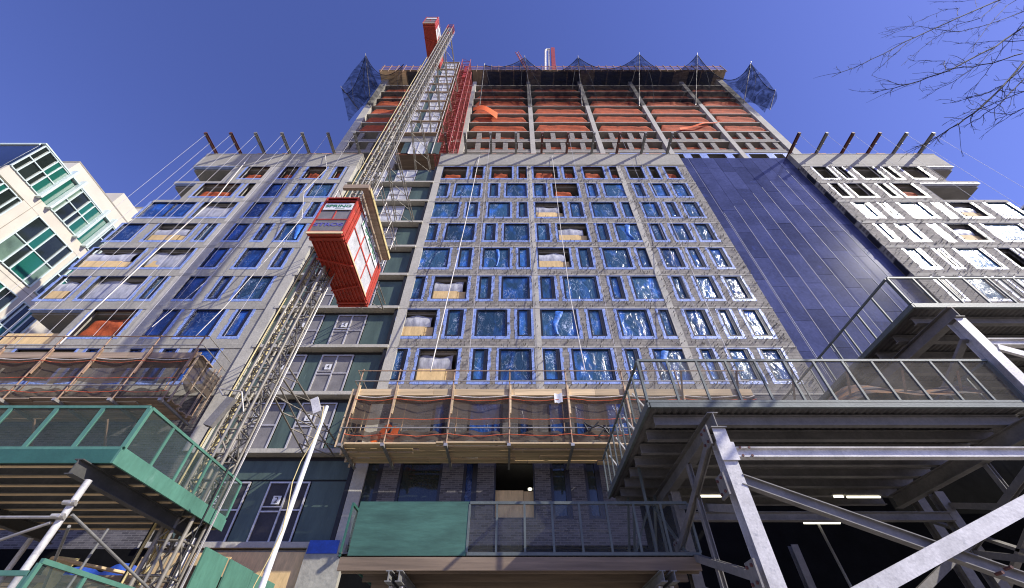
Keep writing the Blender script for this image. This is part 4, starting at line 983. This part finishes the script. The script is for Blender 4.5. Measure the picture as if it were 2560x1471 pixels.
column(SU, 11.62, 8.15, .0, DU - .64, .28); column(SU, 11.62, 12.6, 0, DU - .64, .26, "galvd"); column(SU, 17.5, 8.15, 0, DU - .3, .28); column(SU, 17.5, 12.6, 0, DU - .3, .26, "galvd")
m = MB(); m.ibeam((11.8, 8.1, 8.1), (17.4, 8.1, 8.1), .16, .2); m.ibeam((11.8, 8.1, 5.2), (17.4, 8.1, 5.2), .16, .2); m.build("longitudinal_beam", "galv", SU)
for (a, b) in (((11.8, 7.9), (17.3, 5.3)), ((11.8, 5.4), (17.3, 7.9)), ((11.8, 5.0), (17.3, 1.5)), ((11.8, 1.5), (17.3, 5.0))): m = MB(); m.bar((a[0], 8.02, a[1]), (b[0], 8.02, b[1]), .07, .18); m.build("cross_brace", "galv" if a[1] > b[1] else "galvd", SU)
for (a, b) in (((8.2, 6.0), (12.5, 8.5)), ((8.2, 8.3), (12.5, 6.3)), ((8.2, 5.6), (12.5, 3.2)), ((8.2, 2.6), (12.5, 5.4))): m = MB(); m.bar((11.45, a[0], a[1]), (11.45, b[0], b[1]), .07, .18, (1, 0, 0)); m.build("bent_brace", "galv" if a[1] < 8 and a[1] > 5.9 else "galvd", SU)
# fluorescent tubes under the sheds
for (u0, u1, y, Y, lb) in ((1738, 1815, 1241, 11.9, "behind the steel frame near the canopy"), (2118, 2200, 1243, 11.9, "in the middle of the shed ceiling"), (2010, 2100, 1308, 13.4, "lowest of those in the middle"), (2085, 2108, 1242, 11.95, "short one beside the middle tube")):
    a, z = PX(u0, y, Y); b, _ = PX(u1, y, Y)
    t = thing("fluorescent_light", f"lit white tube light under the shed, {lb}", "light", ((a + b) / 2, Y, z), "tube lights under the sidewalk shed")
    MB().tube((a, Y, z), (b, Y, z), .028, 8).build("tube", "lamp", t); MB().box(a - .05, b + .05, Y - .06, Y + .06, z + .035, z + .1).build("housing", "galvd", t)

# entrance canopy
CZ = 4.05
CP = thing("entrance_canopy", "low timber canopy with green plywood and mesh parapet in front of the brick storeys", "sidewalk shed", (0, 13, 0), "sidewalk sheds")
m = MB(); corrugated(m, -3.9, 4.0, 10.5, 17.9, CZ, .14); m.build("deck", "deckmetal", CP)
for i in range(10): y = 10.56 + i * .8; m = MB(); m.box(-3.75 + (i > 0) * .25, 4.0, y, y + .08, CZ - .3, CZ - .01); m.build("joist", "brownwood", CP)
MB().box(-3.8, 4.02, 10.42, 10.5, CZ - .28, CZ - .03).build("front_timber", "brownwood", CP)
m = MB(); m.box(-3.66, -1.07, 10.44, 10.47, CZ + .0, CZ + 1.12); m.build("green_plywood", "greenwood", CP)
fence(CP, (-1.05, 10.45, 0), (4.1, 10.45, 0), CZ, CZ + 1.12, 8, "greengrey", "wire"); fence(CP, (-3.85, 10.5, 0), (-3.85, 14.5, 0), CZ, CZ + 1.12, 5, "green", "wiregreen")
for x in (-2.62, -2.4, 3.1, 3.34): m = MB(); m.ibeam((x, 10.2, CZ - .42), (x, 17.5, CZ - .42), .13, .2); m.build("support_beam", "greysteel", CP); m = MB(); m.tube((x, 10.6, 0), (x, 10.6, CZ - .53), .05, 8); m.build("leg", "pipe", CP)
# stair frame between canopy and shed
m = MB()
for (a, b) in (((3.4, 12.5, 5.9), (3.4, 16.5, 1.0)), ((4.0, 12.5, 5.9), (4.0, 16.5, 1.0)), ((3.4, 12.5, 6.8), (3.4, 16.5, 2.0)), ((4.0, 12.4, 1), (4.0, 12.4, 6)), ((3.3, 11, 4.2), (3.3, 11, 6.6)), ((4.0, 11, 4.2), (4.0, 13.5, 6.6)), ((3.0, 13, 4.1), (4.1, 13, 6.2))): m.bar(a, b, .06, .06)
single(m, "access_stair", "greengrey", "dark steel access stair frame between the canopy and the right shed", "stair")

# left green shed
GZ = 5.25
SG = thing("sidewalk_shed", "green sidewalk shed with plywood fascia and mesh fence over the street at left", "sidewalk shed", (-13, 10, 0), "sidewalk sheds")
XE = -8.3
m = MB(); corrugated(m, -24, XE - .03, 8.5, 12.9, GZ + .2, .2); m.build("deck", "deckmetal", SG)
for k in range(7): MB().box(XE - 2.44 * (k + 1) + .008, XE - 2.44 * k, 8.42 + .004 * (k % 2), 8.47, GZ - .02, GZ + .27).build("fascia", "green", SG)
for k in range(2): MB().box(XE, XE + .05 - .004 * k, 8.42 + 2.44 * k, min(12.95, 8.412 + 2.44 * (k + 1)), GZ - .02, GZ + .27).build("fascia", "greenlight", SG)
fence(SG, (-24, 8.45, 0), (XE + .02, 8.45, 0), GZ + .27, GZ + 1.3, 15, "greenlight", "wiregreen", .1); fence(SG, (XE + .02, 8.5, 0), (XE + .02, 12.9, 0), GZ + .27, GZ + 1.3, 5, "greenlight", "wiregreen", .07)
kickers(SG, (-23, 8.5, 0), (XE, 8.5, 0), GZ + .1, GZ + 1.2, 9, (0, .7), "rustpole")
for i in range(9): y = 8.65 + i * .52; m = MB(); m.ibeam((-24, y, GZ + .1), (XE - .06, y, GZ + .1), .1, .18); m.build("joist", "greysteel", SG); MB().box(-24, XE - .1, y - .045, y + .045, GZ - .012, GZ + .008).build("joist_sole", "lumber", SG)
for x in (-8.75, -12.9, -17): m = MB(); m.ibeam((x, 8.2, GZ - .18), (x, 13.0, GZ - .18), .18, .3); m.build("header_beam", "steeldark", SG)
for (x, y) in ((-8.55, 8.5), (-8.55, 12.4), (-12.9, 8.6), (-12.9, 12.4)): m = MB(); m.tube((x, y, 0), (x, y, GZ - .34), .062, 10); m.build("leg", "galv", SG)
for k, (a, b) in enumerate((((-8.55, 8.42, 4.2), (-14.5, 8.42, 4.2)), ((-8.6, 8.4, 4.1), (-12.9, 8.4, 2.3)), ((-8.5, 8.6, 4.3), (-8.5, 12.4, 3.5)), ((-8.4, 12.3, 3.4), (-13, 12.3, 3.4)), ((-8.4, 8.6, 4.1), (-11.5, 12.3, 3.5)), ((-8.7, 9.8, 4.4), (-8.9, 9.8, 1.0)))): m = MB(); m.tube(a, b, .028, 6); m.build("tie_tube", "pipe" if k < 2 else "greysteel", SG)
for (x, y, z) in ((-8.55, 8.42, 4.2), (-8.55, 8.45, 4.45), (-8.5, 12.4, 3.5)): m = MB(); m.tube((x - .07, y - .07, z), (x + .12, y - .02, z + .02), .045, 7); m.box(x - .08, x + .08, y - .08, y + .08, z - .02, z + .035); m.build("coupler", "pipe", SG)
# lower green mesh fence
LF = thing("mesh_fence", "green framed mesh fence corner in front of the left shed's leg", "fence", (-8, 7, 0))
def pt(x, y, Y): a, b = PX(x, y, Y); return Vector((a, Y, b))
c0 = pt(109, 1396, 6.6); zt_ = c0.z
fence(LF, (c0.x, c0.y, 0), (c0.x + .05, 9.9, 0), zt_ - 1.15, zt_, 4, "greenlight", "wiregreen", .06)
c1 = pt(100, 1425, 6.55)
fence(LF, (c0.x - .05, c0.y, 0), (c0.x - 5.5, c0.y, 0), c1.z - 1.15, c1.z, 4, "greenlight", "wiregreen", .06)
m = MB(); m.tube((c0.x + .1, 6.9, zt_ - .35), (c0.x + .1, 9.6, zt_ - .32), .035, 6); m.build("pipe_rail", "pipe", LF)
# green hoarding on the right side of the left shed
GH = thing("hoarding", "pale green plywood hoarding panels below the left shed, lit by the sun", "hoarding", (-8.3, 15, 0))
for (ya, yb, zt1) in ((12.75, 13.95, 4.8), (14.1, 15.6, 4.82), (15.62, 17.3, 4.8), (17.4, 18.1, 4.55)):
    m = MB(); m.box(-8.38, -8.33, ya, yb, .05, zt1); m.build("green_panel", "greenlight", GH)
MB().box(-8.7, -8.45, 12.9, 18.0, .05, 4.4).build("backing_post", "lumberd", GH)
# clutter behind the left shed
m = MB(); m.box(-13.4, -10.2, 17.2, 17.25, 2.6, 5.6); single(m, "plywood_panel", "ply", "tall tan plywood panel standing behind the left shed by the mast foot", "plywood")
m = MB(); m.grid(lambda u, v: (-13.9 + 2.2 * u, 14.9 + .25 * math.sin(u * 6) + .2 * v, 3.9 + .9 * v + .1 * math.sin(u * 9)), 12, 5); single(m, "tarpaulin", "blue", "crumpled blue tarpaulin seen beneath the left shed deck", "tarpaulin")
m = MB()
for i in range(9): y = 13.4 + i * .45; m.bar((-24, y, 4.2 - i * .02), (-9.4, y + .3, 4.25), .1, .16)
single(m, "timber_stack", "lumberd", "dark timbers stacked across the gap behind the left shed", "timber")

for i, (a, b, lb) in enumerate((((-16.5, 13.2, 4.3), (-10.2, 16.2, 3.3), "long pale plank sloping beneath the left shed, upper one"), ((-17.5, 14.5, 3.6), (-9.6, 15.0, 3.05), "long pale plank sloping beneath the left shed, lower one"), ((-12.6, 13.0, 4.6), (-9.3, 17.0, 4.4), "short tan plank beneath the left shed near the mast foot"))):
    m = MB(); m.bar(a, b, .22, .06); single(m, "plank", "lumber" if i != 1 else "lumberd", lb, "plank", "loose planks beneath the left shed")
m = MB(); m.box(-17.0, -13.6, 16.9, 16.95, .2, 4.6); single(m, "grey_board", "lumberd", "weathered grey board wall low behind the green mesh fence corner", "board")
m = MB(); m.grid(lambda u, v: (-13.2 + u * .7 + .06 * math.sin(v * 8), 13.6 + .12 * math.sin(u * 5 + v * 3), 3.95 + .8 * v), 8, 8); single(m, "safety_vest", "yellow", "yellow safety vest hanging beneath the left shed beside the silver leg", "vest")
# pole with floodlight
FP = thing("light_pole", "tall white pole with a floodlight on top in front of the green hoist bay", "lamp post", (-5.06, 10, 0))
m = MB(); m.tube((-5.06, 10, 0), (-5.06, 10, 7.45), .075, 12, .048); m.build("pole", "white", FP)
m = MB(); m.path([(-5.1 + .09 * math.sin(i * 1.3), 9.9, 7.4 - i * .5) for i in range(12)], .012, 4); m.build("cable", "yellow", FP)
m = MB(); m.bar((-5.45, 9.95, 7.65), (-5.2, 9.9, 7.2), .2, .07, (0, 1, 0)); m.build("lamp_head", "galv", FP); m = MB(); m.tube((-5.3, 9.97, 7.45), (-5.06, 10, 7.4), .02, 5); m.build("arm", "pipe", FP)
# floodlight on the mast
xz = PX(577, 1045, 12.0)
FL = thing("floodlight", "grey box floodlight clamped to the lower hoist mast", "lamp", (xz[0], 11.6, xz[1]))
m = MB(); m.bar((xz[0] - .25, 11.6, xz[1] - .5), (xz[0] + .02, 11.6, xz[1] + .45), .28, .16, (0, 1, 0)); m.build("lamp_head", "galvd", FL); m = MB(); m.path([(xz[0] - .25, 11.5, xz[1] + .5), (xz[0] - .5, 11.5, xz[1] + .75), (xz[0] + .2, 11.6, xz[1] + .7), (xz[0] + .5, 11.8, xz[1])], .025, 5); m.build("bracket", "pipe", FL)
for i, (u, v) in enumerate(((1325, 1225), (1498, 1221))):
    a, z = PX(u, v, 19.2); m = MB(); m.tube((a, 19.2, z), (a, 19.2, z + .06), .09, 12); single(m, "ceiling_light", "lamp", f"small round lit ceiling lamp inside the brick storey, {'above the plywood board' if i == 0 else 'at the window beside the right shed'}", "light", "ceiling lamps in the brick storey")

# loose plywood offcut and hoses on the centre scaffold and canopy
m = MB(); m.grid(lambda u, v: (PX(1385, 985, 15.95)[0] + u * .35, 15.93 + .03 * math.sin(u * 5), PX(1385, 985, 15.95)[1] - .45 * v + .03 * math.sin(u * 9)), 4, 4); single(m, "paper_notice", "white", "small white notice sheet tied to the centre scaffold's net", "notice")
m = MB(); m.path([(3.4 + .5 * math.sin(i * .5), 15.9, 9.5 + .35 * abs(math.sin(i * .8)) + i * .03) for i in range(14)], .03, 5); single(m, "hose", "black", "black hose coiled on the centre scaffold near the right shed", "hose")
for i, (x, y) in enumerate(((-2.1, 17.9), (5.5, 17.9))):
    m = MB(); m.box(x, x + .5, 17.6, 17.95, 9.35, 9.9); m.box(x + .06, x + .44, 17.57, 17.6, 9.45, 9.7); single(m, "material_box", "greysteel", f"grey material box on the scaffold planks, {'middle' if i == 0 else 'toward the right shed'}", "box")
# ================================================================== small things above the tower
m = MB(); a, b = Vector(wp(1292, 130, 21)), Vector(wp(1318, 175, 22.6))
for o1 in (Vector((.25, 0, .2)), Vector((-.25, 0, -.2)), Vector((.1, .3, -.2))): m.tube(a + o1, b + o1, .06, 5)
for i in range(9): p, q = a.lerp(b, i / 9), a.lerp(b, (i + 1) / 9); m.tube(p + Vector((.25, 0, .2)), q + Vector((-.25, 0, -.2)), .04, 4)
single(m, "crane_jib", "redsteel", "small red and white lattice jib tip poking above the tower edge", "crane")
pa = Vector(wp(1376, 168, 26)); pb = Vector(wp(1376, 124, 26)); 
SC = thing("concrete_boom", "rust coloured post with pale hose loop standing on the tower roof", "pump boom", tuple(pa))
m = MB(); m.bar(pa + Vector((.5, 0, -3)), pb + Vector((.5, 0, 0)), .8, .8); m.build("post", "redsteel", SC)
m = MB(); m.path([pa + Vector((-1.2, 0, -3)), pb + Vector((-1.2, 0, -1)), pb + Vector((-.9, 0, -.1)), pb + Vector((-.1, 0, 0))], .22, 6); m.path([pa + Vector((-.4, 0, -3)), pb + Vector((-.4, 0, -1))], .2, 6); m.build("hose", "rope", SC)

# ================================================================== neighbouring building on the left
XN = -42.0
NB = thing("glass_building", "cream stone building with green glass bays across the side street", "building", (-50, 25, 0), "neighbouring buildings")
MB().box(-62, XN - .3, 16.6, 27.2, 0, 37.4).build("body", "cream", NB)
def strip(name, m_, y0, y1, z0, z1, d0, d1): m = MB(); m.box(XN + d0, XN + d1, y0, y1, z0, z1); return m.build(name, m_, NB)
strip("stone_face", "cream", 16.5, 27.2, 32.6, 33.7, -.3, -.05)
MB().box(-62, XN - .31, 16.4, 16.59, 0, 37.3).build("front_glass", "bglass", NB)
for k in range(9): MB().box(-62, XN - .31, 16.3, 16.4, 37.2 - k * 4.2, 37.45 - k * 4.2).build("front_transom", "mullion", NB)
MB().box(-62, XN + .1, 16.35, 27.3, 37.42, 37.55).build("roof_edge", "mullion", NB)
levels = [(33.75, 37.35), (27.6, 32.5), (21.6, 26.4), (15.6, 20.4), (9.6, 14.4)]
bays = [(16.55, 19.35), (20.55, 23.7), (24.9, 27.1)]
rnd = random.Random(3)
for li, (za, zb_) in enumerate(levels):
    for bi, (ya, yb) in enumerate(bays):
        if li >= 1 and bi == 0: ya, yb, za2, zb2 = 16.6, 19.1, za + .4, zb_ - .2
        elif li >= 1 and bi == 1: ya, yb, za2, zb2 = 20.7, 24.7, za, zb_
        elif li >= 1: ya, yb, za2, zb2 = 25.3, 27.1, za, zb_
        else: za2, zb2 = za, zb_
        ny = 4; nz = 2
        cols = [0, .18, .52, .7, 1] if li % 2 == 0 else [0, .3, .48, .82, 1]
        fr = MB()
        for c in cols: y = ya + (yb - ya) * c; fr.box(XN - .1, XN + .06, y - .045, y + .045, za2, zb2)
        for zz in (za2, (za2 + zb2) / 2, zb2): 
            for ci in range(4): fr.box(XN - .1, XN + .05, ya + (yb - ya) * cols[ci] + .046, ya + (yb - ya) * cols[ci + 1] - .046, zz - .045, zz + .045)
        fo = fr.build("window", "mullion", NB)
        for ci in range(4):
            for zi in range(2):
                z0 = za2 + (zb2 - za2) * zi / 2; z1 = z0 + (zb2 - za2) / 2
                mm = "gglass" if (li == 0 and ((ci == 3) or (ci == 2 and zi == 1))) or (li > 0 and ci in (1, 2) and (ci + zi + li) % 2) else ("pglass" if rnd.random() < .2 else "dglass")
                m = MB(); m.box(XN - .08, XN - .02 - (.04 if mm != "gglass" else 0), ya + (yb - ya) * cols[ci] + .05, ya + (yb - ya) * cols[ci + 1] - .05, z0 + .05, z1 - .05); m.build("pane", mm, fo)
for li in range(len(levels)):
    za, zb_ = levels[li]
    top = levels[li - 1][0] if li else 37.4
    if li: strip("stone_face", "cream", 16.5, 27.2, zb_ + .1, top - .1 if li > 1 else 32.59, -.3, -.06)
    if li:
        for (ya, yb) in ((19.15, 20.65), (24.75, 25.25)): strip("stone_face", "cream", ya, yb, za - .1, zb_ + .09, -.3, -.07)
        strip("stone_joint", "creamline", 16.5, 27.2, za - .5, za - .46, -.06, -.045)
        strip("stone_joint", "creamline", 19.9, 19.94, za - .1, top - .1, -.069, -.04)
strip("green_spandrel", "gglass", 19.42, 20.45, 33.75, 37.3, -.3, -.15); strip("green_spandrel", "gglass", 23.8, 24.8, 33.75, 37.3, -.3, -.15)
for y in (19.4, 20.5, 23.75, 24.85):
    MB().box(XN - .1, XN + .45, y - .1, y + .1, 33.5, 38.0).build("fin", "mullion", NB)
MB().box(-60, XN - 1.0, 19.4, 27.1, 37.56, 39.9).build("penthouse", "cream", NB)
MB().box(-60.01, XN - .98, 19.35, 27.15, 39.91, 40.05).build("coping", "creamline", NB)
N2 = thing("stone_building", "far cream building with stepped roof behind the glass building", "building", (-50, 32, 0), "neighbouring buildings")
MB().box(-60, XN - .9, 27.25, 34, 0, 43.9).build("wing", "cream", N2); MB().box(-60, XN - 1.4, 27.2, 27.24, 0, 42.4).build("wing", "cream", N2)
MB().box(-60, XN - .85, 27.2, 34.1, 43.91, 44.1).build("coping", "creamline", N2)
MB().box(-60, XN - 1.3, 24.2, 26.9, 40.06, 42.2).build("wing", "cream", N2)
m = MB()
for z in range(6, 40, 3): m.box(XN - .6, XN - .56, 27.8, 36, z, z + .05)
m.build("stone_joint", "creamline", N2)
# far right building
N3 = thing("grid_building", "distant building with pale gridded facade at the right edge", "building", (65, 26, 0), "neighbouring buildings")
MB().box(60, 75, 20, 29.5, 0, 43.6).build("body", "bglass", N3)
m = MB()
for i in range(12): m.box(59.9, 59.99, 20 + i * .8, 20.45 + i * .8, 40.9, 43.5)
m.build("pale_panel", "white", N3)
m = MB(); 
for z in (40.8, 42.1, 43.6): m.box(59.85, 60, 20, 29.5, z - .08, z + .08)
m.build("grid_bar", "white", N3)

# ================================================================== bare tree at upper right
TR = thing("tree", "bare street tree whose dark twigs reach in at the top right corner", "tree", (10.5, -2.5, 0))
m = MB(); m.path([(10.5, -2.5, 0), (10.4, -2.3, 3), (10.3, -2.0, 6.5), (10.3, -1.2, 10)], .24, 9, .12); m.build("trunk", "bark", TR)
rt = random.Random(11)
def c3(u, v): return 1900 + u / 3.235, v / 3.235
def branch(mb, pts, r0, r1, Y0, Y1, sub=2):
    P = [Vector(wp(*c3(u, v), Y0 + (Y1 - Y0) * i / (len(pts) - 1))) for i, (u, v) in enumerate(pts)]
    Q = []
    for i in range(len(P) - 1):
        for k in range(3):
            q = P[i].lerp(P[i + 1], k / 3) + Vector((rt.uniform(-1, 1), rt.uniform(-1, 1), rt.uniform(-1, 1))) * .025; Q.append(q)
    Q.append(P[-1]); mb.path(Q, r0, 5, r1)
    if sub:
        for i in range(2, len(Q) - 1):
            for _k in range(2 if sub > 1 else 1):
                d = (Q[i] - Q[i - 1]).normalized(); L_ = rt.uniform(.3, 1.2) * (1 if sub > 1 else .6)
                side = Vector((rt.uniform(-1, 1), rt.uniform(-.8, .8), rt.uniform(-1, 1))).normalized()
                d = (d * 1.1 + side * .75).normalized(); q = Q[i]; pp = [q]
                for s in range(5):
                    d = (d + Vector((rt.uniform(-1, 1), rt.uniform(-1, 1), rt.uniform(-1, 1))) * .22).normalized(); q = q + d * L_ / 5; pp.append(q)
                mb.path(pp, max(.0065, r1 * 1.0), 4, .004)
                for s in range(1, 5):
                    if rt.random() < .5: e = pp[s] + (d + Vector((rt.uniform(-1, 1), rt.uniform(-1, 1), rt.uniform(-1, 1))) * .9).normalized() * rt.uniform(.06, .22); mb.tube(pp[s], e, .005, 4, .003)
br = [([(2400, -190), (2135, -60), (1910, 10), (1620, 140), (1330, 265), (1080, 390), (830, 515), (580, 625)], .05, .012, 6.0, 9.5),
      ([(2500, 60), (2135, 215), (1900, 380), (1520, 570), (1300, 650), (1080, 715), (915, 755)], .045, .01, 6.0, 9),
      ([(2500, 300), (2135, 500), (1960, 700), (1780, 880), (1600, 1010), (1420, 1110), (1245, 1200)], .04, .01, 5.5, 8.5),
      ([(2300, 40), (2135, 95), (1850, 200), (1620, 260), (1420, 240), (1250, 210), (1045, 240)], .022, .008, 6.5, 8.5),
      ([(1600, 130), (1600, 70), (1480, 85), (1330, 150), (1150, 240), (975, 310)], .016, .007, 7, 9),
      ([(1230, 310), (1100, 430), (1000, 520), (920, 590)], .016, .007, 8, 9.3),
      ([(2135, 430), (1880, 510), (1650, 550), (1500, 570), (1490, 500), (1350, 490), (1215, 492)], .022, .007, 6, 8),
      ([(1950, 10), (1780, 150), (1600, 200), (1430, 300), (1300, 400), (1140, 535)], .018, .007, 6.5, 8.8),
      ([(2300, 560), (2135, 640), (1950, 830), (1820, 930), (1690, 1005)], .022, .008, 6, 7.6),
      ([(2135, 540), (1980, 680), (1800, 770), (1680, 800), (1540, 835)], .018, .007, 6, 7.8),
      ([(2300, 820), (2135, 885), (2010, 930), (1900, 970)], .014, .007, 6, 7),
      ([(2135, 330), (1850, 340), (1700, 350), (1580, 352)], .014, .006, 6.3, 7.8),
      ([(2300, 700), (2135, 750), (1900, 840), (1720, 890), (1560, 965)], .016, .006, 6, 7.8),
      ([(1900, 390), (1760, 520), (1600, 640), (1470, 710), (1340, 770)], .014, .006, 6.5, 8.2),
      ([(2200, -60), (2000, 40), (1830, 230), (1700, 420), (1560, 560)], .02, .006, 6, 8.2),
      ([(2250, 120), (2135, 180), (2000, 350), (1850, 560), (1760, 680), (1640, 780)], .018, .006, 6, 8),
      ([(1750, 60), (1740, 0), (1600, 20), (1350, 10)], .012, .006, 7, 8.4)]
for i, (pts, r0, r1, Y0, Y1) in enumerate(br):
    m = MB(); Y0, Y1 = Y0 * .62, Y1 * .62; branch(m, pts, r0 * .85, r1 * .8, Y0, Y1, 2 if i < 4 else 1); m.build("branch", "bark", TR)
m = MB(); a = Vector((10.3, -1.2, 10))
for i in (0, 1, 2): q = Vector(wp(*c3(*br[i][0][0]), br[i][3] * .62)); m.path([a, a.lerp(q, .5) + Vector((.3, 0, .4)), q], .1, 7, .04)
m.build("limb", "bark", TR)

# ================================================================== light
SUN = Vector((.71, -.35, .61)).normalized()
w_ = bpy.data.worlds.new("World"); bpy.context.scene.world = w_; w_.use_nodes = True; nt = w_.node_tree
sky = nt.nodes.new("ShaderNodeTexSky"); sky.sky_type = "NISHITA"; sky.sun_disc = False
sky.sun_elevation = math.asin(SUN.z); sky.sun_rotation = math.atan2(SUN.x, SUN.y); sky.air_density = 1.0; sky.dust_density = .3; sky.ozone_density = 2.0
tint = nt.nodes.new("ShaderNodeMix"); tint.data_type = "RGBA"; tint.blend_type = "MULTIPLY"; tint.inputs[0].default_value = 1; tint.inputs[7].default_value = (.8, .74, 1.32, 1)
nt.links.new(sky.outputs[0], tint.inputs[6]); nt.links.new(tint.outputs[2], nt.nodes["Background"].inputs[0]); nt.nodes["Background"].inputs[1].default_value = .125
sl = bpy.data.lights.new("sun", "SUN"); sl.energy = 5.0; sl.angle = R(.5); sl.color = (1, .95, .85); so = bpy.data.objects.new("sun", sl); C.objects.link(so)
so.rotation_euler = SUN.to_track_quat("Z", "Y").to_euler(); so.location = (40, -30, 60)
sc = bpy.context.scene; sc.view_settings.view_transform = "Standard"; sc.view_settings.look = "None"; sc.view_settings.exposure = 0.3; sc.view_settings.gamma = 1
sc.cycles.filter_width = 1.1; sc.cycles.transparent_max_bounces = 24; sc.cycles.max_bounces = 6
for o in bpy.data.objects:
    if "_o" in o: del o["_o"]
